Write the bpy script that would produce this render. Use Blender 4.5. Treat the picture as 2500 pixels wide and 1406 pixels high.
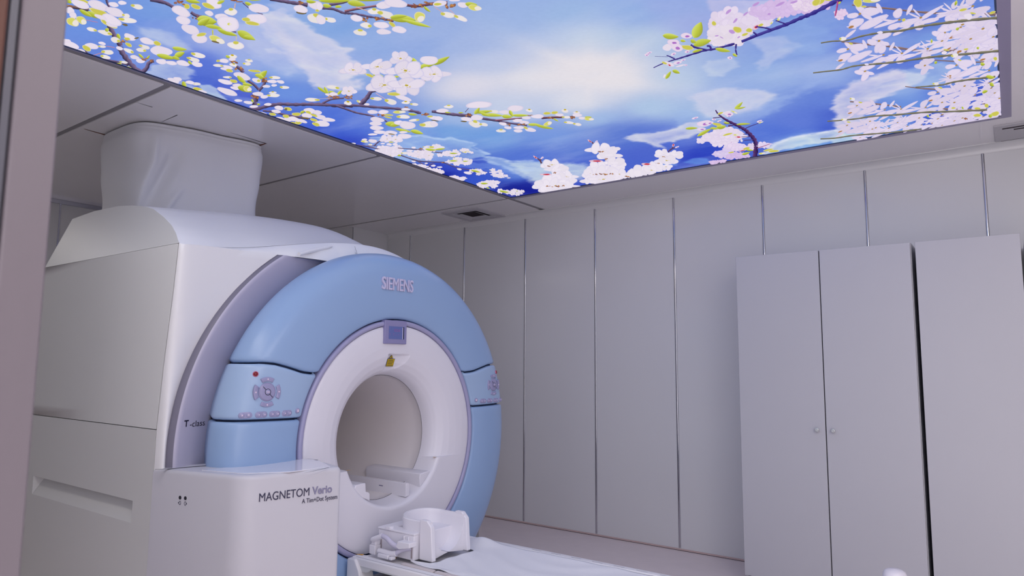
import bpy, bmesh, math, random
import numpy as np
from mathutils import Vector, Matrix, Euler
from math import sin, cos, pi, sqrt, asin, acos, atan2, radians

# ------------------------------------------------------------------ scene, camera, light
for o in list(bpy.data.objects):
    bpy.data.objects.remove(o, do_unlink=True)
SC = bpy.context.scene
COL = SC.collection

H = 1.41                     # camera height above the floor
CZ = 2.81                    # ceiling height
F_PX = 1674.57               # focal length in pixels of the 2500 px wide frame
RM = [Vector((0.80935, 0.58728, 0.00797)),      # camera right
      Vector((0.05825, -0.09376, 0.99389)),     # camera up
      Vector((-0.58443, 0.80394, 0.11009))]     # view direction
CAM = Vector((0, 0, H))
cd = bpy.data.cameras.new('camera')
cam = bpy.data.objects.new('camera', cd)
COL.objects.link(cam)
cd.sensor_width = 36.0
cd.lens = 36.0 * F_PX / 2500
cd.clip_start = 0.02
cd.dof.use_dof = True
cd.dof.focus_distance = 3.9
cd.dof.aperture_fstop = 5.0
cam.matrix_world = Matrix(((RM[0].x, RM[1].x, -RM[2].x, CAM.x),
                           (RM[0].y, RM[1].y, -RM[2].y, CAM.y),
                           (RM[0].z, RM[1].z, -RM[2].z, CAM.z),
                           (0, 0, 0, 1)))
SC.camera = cam

w = bpy.data.worlds.new('world')
SC.world = w
w.use_nodes = True
w.node_tree.nodes['Background'].inputs[0].default_value = (1.0, 0.96, 1.0, 1)
w.node_tree.nodes['Background'].inputs[1].default_value = 2.0

SC.view_settings.view_transform = 'Standard'
SC.view_settings.look = 'None'
SC.view_settings.gamma = 1.0
SC.view_settings.use_curve_mapping = False
SC.view_settings.exposure = 0.0


def area_light(name, loc, rot, sx, sy, power, color):
    l = bpy.data.lights.new(name, 'AREA')
    l.shape = 'RECTANGLE'
    l.size = sx
    l.size_y = sy
    l.energy = power
    l.color = color
    o = bpy.data.objects.new(name, l)
    COL.objects.link(o)
    o.location = loc
    o.rotation_euler = rot
    return o


# fill lights added out of view: scanner's near side, doorway wall, right end
WARM = (1.0, 0.95, 0.91)
area_light('fill_light', (-5.9, 0.95, CZ - 0.01), (0, 0, 0), 0.9, 0.5, 6, WARM)
area_light('fill_light', (-1.6, 0.68, CZ - 0.01), (0, 0, 0), 2.6, 0.3, 15, WARM)
area_light('fill_light', (0.72, 1.3, CZ - 0.01), (0, 0, 0), 0.8, 1.8, 33, WARM)


# ------------------------------------------------------------------ helpers
def lin(c):
    c = c / 255.0
    return c / 12.92 if c <= 0.04045 else ((c + 0.055) / 1.055) ** 2.4


def L3(r, g, b):
    return (lin(r), lin(g), lin(b), 1)


def ray(x, y):
    return RM[0] * ((x - 1250) / F_PX) + RM[1] * (-(y - 703) / F_PX) + RM[2]


def on_z(x, y, z):
    d = ray(x, y)
    return CAM + d * ((z - H) / d.z)


def on_x(x, y, X):
    d = ray(x, y)
    return CAM + d * (X / d.x)


def on_y(x, y, Y):
    d = ray(x, y)
    return CAM + d * (Y / d.y)


MATS = {}


def mat(name, color, rough=0.4, spec=0.5, metal=0.0, coat=0.0, coat_r=0.1, bump=0.0, bscale=200.0, var=0.0, vscale=3.0, emit=None):
    if name in MATS:
        return MATS[name]
    m = bpy.data.materials.new(name)
    m.use_nodes = True
    nt = m.node_tree
    b = nt.nodes['Principled BSDF']
    b.inputs['Base Color'].default_value = color
    b.inputs['Roughness'].default_value = rough
    b.inputs['Specular IOR Level'].default_value = spec
    b.inputs['Metallic'].default_value = metal
    b.inputs['Coat Weight'].default_value = coat
    b.inputs['Coat Roughness'].default_value = coat_r
    tc = nt.nodes.new('ShaderNodeTexCoord')
    if var > 0:
        n = nt.nodes.new('ShaderNodeTexNoise')
        n.inputs['Scale'].default_value = vscale
        n.inputs['Detail'].default_value = 4
        nt.links.new(tc.outputs['Object'], n.inputs['Vector'])
        mx = nt.nodes.new('ShaderNodeMixRGB')
        mx.inputs[1].default_value = tuple(c * (1 - var) for c in color[:3]) + (1,)
        mx.inputs[2].default_value = tuple(min(1, c * (1 + var)) for c in color[:3]) + (1,)
        nt.links.new(n.outputs[0], mx.inputs[0])
        nt.links.new(mx.outputs[0], b.inputs['Base Color'])
    if bump > 0:
        n2 = nt.nodes.new('ShaderNodeTexNoise')
        n2.inputs['Scale'].default_value = bscale
        n2.inputs['Detail'].default_value = 3
        nt.links.new(tc.outputs['Object'], n2.inputs['Vector'])
        bp = nt.nodes.new('ShaderNodeBump')
        bp.inputs['Strength'].default_value = bump
        bp.inputs['Distance'].default_value = 0.002
        nt.links.new(n2.outputs[0], bp.inputs['Height'])
        nt.links.new(bp.outputs[0], b.inputs['Normal'])
    if emit:
        b.inputs['Emission Color'].default_value = emit[0]
        b.inputs['Emission Strength'].default_value = emit[1]
    MATS[name] = m
    return m


M_WALL = mat('wall_panel', (0.73, 0.73, 0.74, 1), 0.3, 0.5, coat=0.4, coat_r=0.13, var=0.025, vscale=1.5)
M_WALLB = mat('wall_panel_back', (0.74, 0.74, 0.75, 1), 0.3, 0.4, var=0.02)
M_CEIL = mat('ceiling_panel', (0.84, 0.82, 0.84, 1), 0.16, 0.6, var=0.02)
M_JOINT = mat('ceiling_joint', (0.26, 0.25, 0.27, 1), 0.4, 0.4)
M_SEAM = mat('seam_profile', (0.48, 0.48, 0.52, 1), 0.12, 0.5, metal=1.0)
M_FLOOR = mat('vinyl_floor', (0.84, 0.74, 0.73, 1), 0.35, 0.4, var=0.05, vscale=8)
M_SALMON = mat('vinyl_edge', (0.62, 0.47, 0.45, 1), 0.5, 0.3)
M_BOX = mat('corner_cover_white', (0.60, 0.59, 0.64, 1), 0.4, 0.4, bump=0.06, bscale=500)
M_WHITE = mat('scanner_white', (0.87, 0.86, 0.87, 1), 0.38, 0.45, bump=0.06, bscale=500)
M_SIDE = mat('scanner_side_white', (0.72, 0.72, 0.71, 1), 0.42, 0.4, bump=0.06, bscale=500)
M_FASCIA = mat('fascia_white', (0.80, 0.78, 0.84, 1), 0.3, 0.5)
M_TUBE = mat('bore_liner', (0.88, 0.83, 0.83, 1), 0.45, 0.4)
M_BLUE = mat('cover_blue', L3(150, 178, 216), 0.28, 0.5, bump=0.05, bscale=600)
M_BLUE2 = mat('panel_blue', L3(164, 189, 221), 0.3, 0.5, bump=0.05, bscale=600)
M_LILAC = mat('trim_lilac', L3(165, 163, 197), 0.3, 0.5)
M_ARCH = mat('arch_grey_lilac', L3(190, 186, 206), 0.4, 0.5)
M_ARCHE = mat('arch_edge_grey', L3(125, 122, 138), 0.4, 0.4)
M_DARK = mat('dark_gap', (0.012, 0.014, 0.03, 1), 0.6, 0.2)
M_GAPB = mat('blue_gap', (0.03, 0.055, 0.14, 1), 0.5, 0.3)
M_BTN = mat('button_lilac', L3(158, 156, 192), 0.2, 0.6)
M_BTNL = mat('button_symbol', L3(230, 210, 230), 0.4, 0.4)
M_RED = mat('stop_red', (0.20, 0.0, 0.008, 1), 0.3, 0.5)
M_REDR = mat('stop_ring', L3(200, 110, 140), 0.3, 0.5)
M_YEL = mat('label_yellow', L3(200, 170, 20), 0.5, 0.3)
M_BLACK = mat('print_black', (0.02, 0.02, 0.03, 1), 0.5, 0.3)
M_TXT = mat('print_dark', L3(62, 60, 85), 0.5, 0.3)
M_TXT2 = mat('print_grey', L3(140, 137, 165), 0.5, 0.3)
M_LET = mat('raised_letters', L3(205, 200, 228), 0.3, 0.5)
M_SCRF = mat('display_frame', L3(142, 138, 180), 0.3, 0.5)
M_SCR = mat('display_glass', L3(98, 112, 172), 0.15, 0.6)
M_SCRT = mat('display_text', L3(150, 100, 165), 0.5, 0.3)
M_CAB = mat('cabinet_white', (0.52, 0.52, 0.56, 1), 0.36, 0.42, var=0.015, vscale=2)
M_CABI = mat('cabinet_inside', (0.012, 0.011, 0.018, 1), 0.7, 0.2)
M_KNOB = mat('knob_clear', (0.55, 0.58, 0.58, 1), 0.15, 0.6, metal=0.3)
M_DUCT = mat('duct_fabric', (0.72, 0.72, 0.75, 1), 0.7, 0.25, bump=0.25, bscale=160)
M_TABLE = mat('table_white', (0.80, 0.79, 0.82, 1), 0.33, 0.45)
M_TSIDE = mat('table_side', (0.62, 0.63, 0.64, 1), 0.4, 0.4)
M_SHEET = mat('paper_sheet', (0.78, 0.78, 0.82, 1), 0.75, 0.2, bump=0.2, bscale=60)
M_COIL = mat('coil_white', (0.82, 0.80, 0.86, 1), 0.32, 0.5)
M_HOSE = mat('hose_lilac', L3(202, 198, 218), 0.4, 0.4)
M_ORANGE = mat('mark_orange', L3(215, 160, 60), 0.5, 0.3)
M_JAMB = mat('jamb_paint', (0.17, 0.148, 0.17, 1), 0.45, 0.4, var=0.02)
M_STEEL = mat('jamb_steel', (0.095, 0.095, 0.12, 1), 0.4, 0.4)
M_COPPER = mat('copper_strip', (0.11, 0.048, 0.036, 1), 0.5, 0.3)
M_FRAME = mat('light_frame', L3(150, 145, 175), 0.35, 0.5)
M_VENT = mat('vent_white', (0.52, 0.51, 0.54, 1), 0.4, 0.4)
M_SLOT = mat('slot_dark', (0.03, 0.02, 0.025, 1), 0.7, 0.2)
M_SLOTR = mat('slot_rust', (0.22, 0.09, 0.06, 1), 0.7, 0.2)


class MB:
    """collects faces; build() links them as one mesh object"""

    def __init__(self):
        self.v = []
        self.f = []
        self.mi = []

    def add(self, vs, fs, mi=0):
        o = len(self.v)
        self.v += [tuple(p) for p in vs]
        for f in fs:
            self.f.append(tuple(i + o for i in f))
            self.mi.append(mi)

    def box(self, x0, x1, y0, y1, z0, z1, mi=0):
        vs = [(x, y, z) for z in (z0, z1) for y in (y0, y1) for x in (x0, x1)]
        self.add(vs, [(0, 2, 3, 1), (4, 5, 7, 6), (0, 1, 5, 4), (2, 6, 7, 3), (0, 4, 6, 2), (1, 3, 7, 5)], mi)

    def grid(self, rows, close=False, mi=0, flip=False):
        n = len(rows[0])
        vs = [p for r in rows for p in r]
        fs = []
        for i in range(len(rows) - 1):
            for j in range(n if close else n - 1):
                k = (j + 1) % n
                q = (i * n + j, i * n + k, (i + 1) * n + k, (i + 1) * n + j)
                fs.append(q[::-1] if flip else q)
        self.add(vs, fs, mi)

    def poly(self, pts, mi=0):
        self.add(pts, [tuple(range(len(pts)))], mi)

    def prism(self, pts, d, mi=0):
        """polygon pts extruded along vector d"""
        n = len(pts)
        d = Vector(d)
        a = [Vector(p) for p in pts]
        vs = a + [p + d for p in a]
        fs = [tuple(range(n))[::-1], tuple(range(n, 2 * n))]
        for i in range(n):
            j = (i + 1) % n
            fs.append((i, j, n + j, n + i))
        self.add(vs, fs, mi)

    def tube(self, pts, rad, seg=12, mi=0, caps=True):
        pts = [Vector(p) for p in pts]
        rows = []
        up = Vector((0, 0, 1))
        for i, p in enumerate(pts):
            t = (pts[min(i + 1, len(pts) - 1)] - pts[max(i - 1, 0)]).normalized()
            u = up if abs(t.z) < 0.9 else Vector((1, 0, 0))
            a = t.cross(u).normalized()
            b = a.cross(t).normalized()
            r = rad[i] if isinstance(rad, (list, tuple)) else rad
            rows.append([p + a * (r * cos(2 * pi * k / seg)) + b * (r * sin(2 * pi * k / seg)) for k in range(seg)])
        self.grid(rows, close=True, mi=mi)
        if caps:
            self.add(rows[0], [tuple(range(seg))[::-1]], mi)
            self.add(rows[-1], [tuple(range(seg))], mi)

    def build(self, name, mats, parent=None, smooth=False, bevel=0.0, bseg=3, angle=35, weld=False, solid=0.0):
        me = bpy.data.meshes.new(name)
        me.from_pydata([tuple(p) for p in self.v], [], self.f)
        if not isinstance(mats, (list, tuple)):
            mats = [mats]
        for m in mats:
            me.materials.append(m)
        me.polygons.foreach_set('material_index', self.mi)
        bm = bmesh.new()
        bm.from_mesh(me)
        if weld:
            bmesh.ops.remove_doubles(bm, verts=bm.verts, dist=1e-5)
        bmesh.ops.recalc_face_normals(bm, faces=bm.faces)
        bm.to_mesh(me)
        bm.free()
        o = bpy.data.objects.new(name, me)
        COL.objects.link(o)
        if parent is not None:
            o.parent = parent
            o.matrix_parent_inverse = root_inv(parent)
        if solid:
            s = o.modifiers.new('thickness', 'SOLIDIFY')
            s.thickness = solid
            s.offset = 0
        if bevel > 0:
            b = o.modifiers.new('bevel', 'BEVEL')
            b.width = bevel
            b.segments = bseg
            b.limit_method = 'ANGLE'
            b.angle_limit = radians(angle)
        if smooth or bevel > 0:
            me.polygons.foreach_set('use_smooth', [True] * len(me.polygons))
            me.set_sharp_from_angle(angle=radians(angle))
            me.update()
        return o


def root_inv(p):
    m = p.matrix_basis.copy()
    q = p
    while q.parent is not None:
        m = q.parent.matrix_basis @ q.matrix_parent_inverse @ m
        q = q.parent
    return m.inverted()


def tag(o, label, cat, group=None):
    o['label'] = label
    o['category'] = cat
    if group:
        o['group'] = group
    return o


def thing(name, label, cat, loc, group=None):
    o = bpy.data.objects.new(name, None)
    o.empty_display_size = 0.2
    COL.objects.link(o)
    o.location = loc
    tag(o, label, cat, group)
    return o


def struct(o):
    o['kind'] = 'structure'
    return o


def lerp(a, b, t):
    return a + (b - a) * t


def smooth01(t):
    t = max(0.0, min(1.0, t))
    return t * t * (3 - 2 * t)


def interp(x, pts):
    """piecewise smooth interpolation of [(x, y)...]"""
    if x <= pts[0][0]:
        return pts[0][1]
    for (a, ya), (b, yb) in zip(pts, pts[1:]):
        if x <= b:
            return lerp(ya, yb, (x - a) / (b - a))
    return pts[-1][1]


def cmr(pts, n=8):
    """Catmull-Rom through points"""
    pts = [Vector(p) for p in pts]
    out = []
    for i in range(len(pts) - 1):
        p0, p1, p2, p3 = pts[max(i - 1, 0)], pts[i], pts[i + 1], pts[min(i + 2, len(pts) - 1)]
        for k in range(n):
            t = k / n
            out.append(0.5 * ((2 * p1) + (p2 - p0) * t + (2 * p0 - 5 * p1 + 4 * p2 - p3) * t * t + (3 * p1 - p0 - 3 * p2 + p3) * t ** 3))
    out.append(pts[-1])
    return out


def text_mesh(name, s, origin, xdir, ydir, height, width, m, parent, extrude=0.0006, bold=0.0, shear=0.0):
    """lettering from the built-in font, fitted to height (capital) and total width"""
    cu = bpy.data.curves.new(name, 'FONT')
    cu.body = s
    cu.size = 1.0
    cu.bevel_depth = max(0.0, bold)
    cu.bevel_resolution = 1
    cu.shear = shear
    cu.extrude = 0.05
    cu.resolution_u = 6
    to = bpy.data.objects.new(name + '_src', cu)
    COL.objects.link(to)
    dg = bpy.context.evaluated_depsgraph_get()
    dg.update()
    me = bpy.data.meshes.new_from_object(to.evaluated_get(dg))
    bpy.data.objects.remove(to, do_unlink=True)
    xs = [v.co.x for v in me.vertices]
    x0, x1 = min(xs), max(xs)
    zm = max(abs(v.co.z) for v in me.vertices) or 1
    cap = 0.70
    ex = Vector(xdir).normalized()
    ey = Vector(ydir).normalized()
    ez = ex.cross(ey).normalized()
    kx = width / (x1 - x0)
    ky = height / cap
    for v in me.vertices:
        c = v.co
        v.co = Vector(origin) + ex * ((c.x - x0) * kx) + ey * (c.y * ky) + ez * (c.z / zm * extrude)
    me.materials.clear()
    me.materials.append(m)
    o = bpy.data.objects.new(name, me)
    COL.objects.link(o)
    if parent is not None:
        o.parent = parent
        o.matrix_parent_inverse = root_inv(parent)
    return o


# ------------------------------------------------------------------ the room
WY = 5.176          # right wall plane
XB = -6.70          # back wall plane
XF = -3.375         # left edge of the light ceiling
# floor
b = MB()
b.box(-7.2, 3.2, -1.6, 5.5, -0.08, 0)
struct(b.build('floor', M_FLOOR))
# right wall: flat panels with slim seam profiles between them
seams = [-5.83, -5.10, -4.354, -3.613, -2.875, -2.150, -1.447, -0.753, -0.078, 0.63]
b = MB()
b.box(-7.2, 3.2, WY, WY + 0.1, 0, CZ + 0.3)
wr = struct(b.build('wall_right', M_WALL))
b = MB()
for x in seams:
    n = 10
    rows = []
    for z in (0.02, CZ - 0.05):
        rows.append([(x + 0.0085 * cos(pi * k / n), WY - 0.0005 - 0.006 * sin(pi * k / n), z) for k in range(n + 1)])
    b.grid(rows)
struct(b.build('trim_1', M_SEAM, smooth=True, angle=80))
# low skirting edge of the vinyl
b = MB()
b.box(-7.0, 2.7, WY - 0.006, WY, 0.0, 0.014)
struct(b.build('baseboard_right', M_SALMON))
b = MB()
b.box(-7.0, 2.7, WY - 0.007, WY - 0.0059, 0.0, 0.003)
struct(b.build('trim_2', M_SLOT))
# corner column and the wall behind it
CYB = 4.70
b = MB()
b.box(-7.2, -5.455, CYB, WY, 0, CZ + 0.3)
struct(b.build('wall_corner', M_WALLB))
b = MB()
for x in (-6.35, -5.95, -5.462):
    b.box(x - 0.004, x + 0.004, CYB - 0.003, CYB + 0.001, 0, CZ - 0.002)
struct(b.build('trim_3', M_SEAM))
# back wall
b = MB()
b.box(XB - 0.1, XB, -1.6, 5.5, 0, CZ + 0.3)
struct(b.build('wall_back', M_WALLB))
b = MB()
for y in (1.05, 1.75, 2.45, 3.15, 3.85, 4.5):
    b.box(XB - 0.001, XB + 0.004, y - 0.006, y + 0.006, 0, CZ - 0.03)
b.box(XB - 0.001, XB + 0.03, -1.6, CYB, CZ - 0.035, CZ - 0.001)
struct(b.build('trim_4', M_SEAM))
# wall with the doorway the camera stands in; its opening edge is close by on the left
b = MB()
b.box(-7.2, -1.06, 0.22, 0.346, 0, CZ + 0.3)
struct(b.build('wall_front', M_WALL))

# far end wall on the right, out of view behind the camera's side
b = MB()
b.box(2.7, 2.8, -0.2, 5.3, 0, CZ + 0.3)
struct(b.build('wall_end', M_WALL))

# ceiling: glossy metal panels with dark joints, open where the light ceiling sits
MX0, MX1, MY0, MY1 = -3.362, 0.030, 0.92, 4.600
FR = 0.045
b = MB()
jy = [1.69, 3.145, 4.622]
jw = 0.018
ys = [-1.6]
for y in jy:
    ys += [y - jw, y + jw]
ys += [5.5]
xl = XF - 0.02 - 0.028
xs_l = [-7.2, xl]
for i in range(0, len(ys) - 1):
    m_ = 1 if i % 2 == 1 else 0
    z0 = CZ + (0.006 if m_ else 0.0)
    b.box(xs_l[0], xs_l[1], ys[i], ys[i + 1], z0, CZ + 0.1, m_)
# joint that runs on past the light ceiling to the right wall
b.box(xl, XF + 0.008, MY1 + FR, 5.5, CZ + 0.006, CZ + 0.1, 1)
b.box(xl, XF - 0.005, -1.6, MY1 + FR, CZ + 0.006, CZ + 0.1, 1)
b.box(XF + 0.008, 3.2, MY1 + FR, 5.5, CZ, CZ + 0.1, 0)
b.box(MX1 + FR, 3.2, -1.6, MY1 + FR, CZ, CZ + 0.1, 0)
b.box(XF - 0.005, MX1 + FR, -1.6, MY0 - FR, CZ, CZ + 0.1, 0)
struct(b.build('ceiling', [M_CEIL, M_JOINT]))
# slim cornice along the right wall
b = MB()
n = 8
prof = [(WY, CZ - 0.055)] + [(WY - 0.005 - 0.05 * (1 - cos(pi / 2 * k / n)) , CZ - 0.05 + 0.045 * sin(pi / 2 * k / n)) for k in range(n + 1)] + [(WY - 0.055, CZ), (WY, CZ)]
b.prism([(-5.43, y, z) for y, z in prof], (8.6, 0, 0))
struct(b.build('trim_5', M_WALL, smooth=True, angle=40))
# cut lines left in the ceiling panels round the duct
b = MB()


def cut(p0, p1, wd, mi):
    a = on_z(*p0, CZ - 0.0012)
    c = on_z(*p1, CZ - 0.0012)
    d = (c - a).normalized()
    nn = Vector((-d.y, d.x, 0)) * (wd / 2)
    nd = nn * 0.25
    b.poly([a - nd, c - nn, c + nn, a + nd], mi)


cut((205, 315), (277, 335), 0.022, 1)
cut((330, 249), (372, 262), 0.005, 0)
cut((394, 298), (433, 281), 0.005, 0)
cut((563, 324), (651, 351), 0.008, 0)
cut((650, 350), (612, 362), 0.034, 1)
cut((440, 320), (612, 363), 0.004, 0)
struct(b.build('trim_6', [M_SLOT, M_SLOTR]))

# door jamb at the left edge of the view
b = MB()
b.box(-1.06, -0.990, 0.302, 0.352, 0, CZ + 0.2)
struct(b.build('trim_7', M_JAMB, bevel=0.003, bseg=2))
b = MB()
b.box(-1.06, -1.0, 0.288, 0.302, 0, CZ + 0.2)
b.box(-1.0, -0.995, 0.2905, 0.2985, 0, CZ + 0.2)
struct(b.build('trim_8', M_STEEL))
b = MB()
b.box(-1.06, -0.992, 0.22, 0.288, 0.0, CZ + 0.2)
struct(b.build('trim_9', M_COPPER, bevel=0.004, bseg=2))

# ------------------------------------------------------------------ scanner
XC, YC, ZC = -2.7, 2.67, 1.01
scan = thing('mri_scanner', 'large white and blue ring-shaped MRI scanner with round bore, standing behind the patient table', 'scanner', (-3.5, YC, 0))


def rp(r, th, s):
    """point at radius r, angle th (0 = toward the right wall, 90 deg = up) on the plane x = -s"""
    return Vector((-s, YC + r * cos(th), ZC + r * sin(th)))


# bore fascia: trumpet above, sharp edge below a ledge, with a shallow pocket for the laser window
ZL = -0.135                                          # ledge height relative to the bore axis


def s_flare(r):
    return interp(r, [(0.335, 2.83), (0.340, 2.80), (0.350, 2.772), (0.37, 2.745), (0.40, 2.722), (0.44, 2.706), (0.49, 2.698), (0.54, 2.695), (0.595, 2.697), (0.602, 2.703), (0.605, 2.73)])


def s_sharp(r):
    return interp(r, [(0.335, 2.83), (0.352, 2.71), (0.360, 2.699), (0.37, 2.695), (0.54, 2.695), (0.595, 2.697), (0.602, 2.703), (0.605, 2.73)])


radii = [0.335, 0.338, 0.341, 0.346, 0.352, 0.356, 0.360, 0.364, 0.37] + [0.37 + 0.004 * k for k in range(1, 36)] + [0.516 + 0.01 * k for k in range(7)] + [0.592, 0.598, 0.602, 0.605]


def zcut(p):
    """flat lower edge of the white fascia"""
    if p.z < 0.452:
        p.z = 0.452
    return p


def pocket(y, z):
    y0, z1 = 2.598, 1.460
    a = (y - y0) / 0.165
    c = (z1 - z) / 0.095
    if a < 0 or c < 0 or a > 1 or c > 1:
        return 0.0
    rr = sqrt(a * a + c * c)
    if rr >= 1:
        return 0.0
    return 0.024 * (1 - rr) ** 0.6 * min(1.0, a * 14) * min(1.0, c * 9)


NT = 720
rows = []
for r in radii:
    ts = asin(max(-1, ZL / max(r, 0.336)))
    row = []
    for k in range(NT + 1):                          # upper trumpet part
        th = ts + (pi - 2 * ts) * k / NT
        p = rp(r, th, s_flare(r))
        p.x -= pocket(p.y, p.z)
        row.append(p)
    for k in range(361):                             # lower sharp part
        th = pi - ts + (pi + 2 * ts) * k / 360
        row.append(zcut(rp(r, th, s_sharp(r))))
    rows.append(row)
b = MB()
b.grid(rows, close=True)
fascia = b.build('bore_fascia', M_FASCIA, scan, smooth=True, angle=38)

# bore liner and its closed far end
b = MB()
rows = []
for s in (2.828, 2.836, 2.9, 3.1, 3.4, 3.8, 4.2, 4.3):
    r = 0.333 if s == 2.828 else 0.338
    rows.append([rp(r, 2 * pi * k / 96, s) for k in range(96)])
b.grid(rows, close=True)
b.build('bore_liner', M_TUBE, scan, smooth=True, angle=60)
b = MB()
rows = [[rp(r, 2 * pi * k / 96, 2.8285) for k in range(96)] for r in (0.3325, 0.3365)]
b.grid(rows, close=True)
b.build('bore_seam', mat('seam_grey', (0.16, 0.155, 0.17, 1), 0.6, 0.2), scan)

# rails that carry the table top inside the bore
b = MB()
b.prism([(-3.15, y, z) for y, z in [(2.872, 0.797), (2.868, 0.780), (2.874, 0.722), (2.955, 0.80), (2.94, 0.806)]], (0.44, 0, 0))
b.build('bore_rail', M_FASCIA, scan, bevel=0.004)
b = MB()
b.prism([(-2.82, y, z) for y, z in [(2.40, 0.80), (2.463, 0.802), (2.468, 0.757), (2.484, 0.753), (2.494, 0.745), (2.496, 0.708), (2.44, 0.735), (2.39, 0.78)]], (0.118, 0, 0))
b.build('bore_rail', M_FASCIA, scan, bevel=0.004)
b = MB()
b.prism([(-3.22, y, z) for y, z in [(2.772, 0.757), (2.79, 0.757), (2.80, 0.745), (2.80, 0.69), (2.772, 0.684)]], (0.50, 0, 0))
b.build('bore_divider', M_FASCIA, scan, bevel=0.003)
b = MB()
b.box(-2.93, -2.90, 2.7712, 2.7722, 0.722, 0.728)
b.build('divider_catch', M_TXT2, scan)

# lilac trim ring
b = MB()
NTr = 256
prof = [(0.606, 2.735), (0.606, 2.700), (0.609, 2.694), (0.616, 2.691), (0.624, 2.691), (0.630, 2.695), (0.632, 2.703), (0.632, 2.74)]
rows = [[rp(r, 2 * pi * k / NTr, s) for k in range(NTr)] for r, s in prof]
b.grid(rows, close=True)
b.build('trim_ring', M_LILAC, scan, smooth=True, angle=50)
# lining behind the gaps
b = MB()
rows = [[rp(r, 2 * pi * k / NTr, s) for k in range(NTr)] for r, s in ((0.585, 2.742), (0.62, 2.740), (0.66, 2.722), (0.80, 2.705), (0.93, 2.725), (0.968, 2.80), (0.955, 2.86), (0.925, 2.95))]
b.grid(rows, close=True)
b.build('gap_lining', M_GAPB, scan, smooth=True)

# blue cover, split by one wavy and one level joint on either side
BP = [(0.637, 2.735), (0.637, 2.712), (0.640, 2.700), (0.648, 2.692), (0.66, 2.688), (0.70, 2.681), (0.76, 2.676), (0.82, 2.676), (0.87, 2.680), (0.91, 2.687), (0.935, 2.697), (0.958, 2.712), (0.978, 2.735), (0.993, 2.764), (1.002, 2.797), (1.004, 2.822), (0.996, 2.846), (0.984, 2.864), (0.962, 2.905), (0.936, 2.960)]


def bprof(t):
    """t in 0..len-1 along the profile -> r, s"""
    i = min(int(t), len(BP) - 2)
    k = t - i
    return lerp(BP[i][0], BP[i + 1][0], k), lerp(BP[i][1], BP[i + 1][1], k)


def s_blue(r):
    return interp(r, BP[4:])


def z_up(r):
    return interp(r, [(0.60, 0.345), (0.66, 0.346), (0.72, 0.353), (0.80, 0.375), (0.87, 0.392), (0.93, 0.399), (1.05, 0.402)])


def z_lo(r):
    return interp(r, [(0.60, 0.138), (1.05, 0.150)])


def blue_cover(name, th_a, th_b, m, n, parent=scan):
    """sector between two angle functions of r, edges rolled inwards"""
    rows = []
    for i in range(len(BP) * 2 - 1):
        r, s = bprof(i / 2)
        a = th_a(r)
        c = th_b(r)
        row = []
        roll = [(0.0, 0.022), (0.0007, 0.013), (0.0035, 0.0062), (0.008, 0.0022), (0.013, 0.0)]
        ang = [(a + d / r, dz) for d, dz in roll] + [(lerp(a + 0.013 / r, c - 0.013 / r, k / n), 0.0) for k in range(1, n)] + [(c - d / r, dz) for d, dz in roll[::-1]]
        # shrink along the local normal for the rolled edge
        r2, s2 = bprof(min(i / 2 + 0.25, len(BP) - 1))
        r1, s1 = bprof(max(i / 2 - 0.25, 0))
        tx, ts_ = r2 - r1, s2 - s1
        ln = sqrt(tx * tx + ts_ * ts_) or 1
        nr, ns = ts_ / ln, -tx / ln
        for th, dz in ang:
            row.append(rp(r - nr * dz, th, s - ns * dz))
        rows.append(row)
    bb = MB()
    bb.grid(rows)
    return bb.build(name, m, parent, smooth=True, angle=60)


g = 0.0042
blue_cover('arch_cover', lambda r: asin((z_up(r) + g) / r), lambda r: pi - asin((z_up(r) + g) / r), M_BLUE, 150)
pan_r = blue_cover('control_panel', lambda r: asin((z_lo(r) + g) / r), lambda r: asin((z_up(r) - g) / r), M_BLUE2, 24)
pan_l = blue_cover('control_panel', lambda r: pi - asin((z_up(r) - g) / r), lambda r: pi - asin((z_lo(r) + g) / r), M_BLUE2, 24)
blue_cover('lower_cover', lambda r: -asin(min(1, 0.985 / max(r, 0.9851))) if r > 0.985 else -pi / 2 + 0.02, lambda r: asin((z_lo(r) - g) / r), M_BLUE, 60)
blue_cover('lower_cover', lambda r: pi - asin((z_lo(r) - g) / r), lambda r: pi + (asin(min(1, 0.985 / max(r, 0.9851))) if r > 0.985 else pi / 2 - 0.02), M_BLUE, 60)


# ---- buttons of the two control panels
def face_pt(yl, zl, lift=0.0):
    """point on the blue cover at local (y, z) and the frame there"""
    r = sqrt(yl * yl + zl * zl)
    s = s_blue(r)
    ds = (s_blue(r + 0.004) - s_blue(r - 0.004)) / 0.008
    nrm = Vector((1, ds * yl / r, ds * zl / r)).normalized()
    p = Vector((-s, YC + yl, ZC + zl)) + nrm * lift
    ey = (Vector((0, 1, 0)) - nrm * nrm.y).normalized()
    ez = nrm.cross(ey)
    return p, nrm, ey, ez


def pad(name, parent, cy, cz, outline, h, m, lift=0.0, dome=0.3):
    """raised button: outline in local (u, v) metres, domed top"""
    p, nrm, ey, ez = face_pt(cy, cz, lift)
    n = len(outline)
    cu = sum(q[0] for q in outline) / n
    cv = sum(q[1] for q in outline) / n
    rows = []
    for sc, hh in ((1.0, -0.004), (1.0, h * 0.55), (0.95, h * 0.85), (0.86, h), (0.5, h * (1 + dome * 0.6)), (0.02, h * (1 + dome))):
        rows.append([p + ey * (cu + (u - cu) * sc) + ez * (cv + (v - cv) * sc) + nrm * hh for u, v in outline])
    bb = MB()
    bb.grid(rows, close=True)
    return bb.build(name, m, parent, smooth=True, angle=70)


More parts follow.
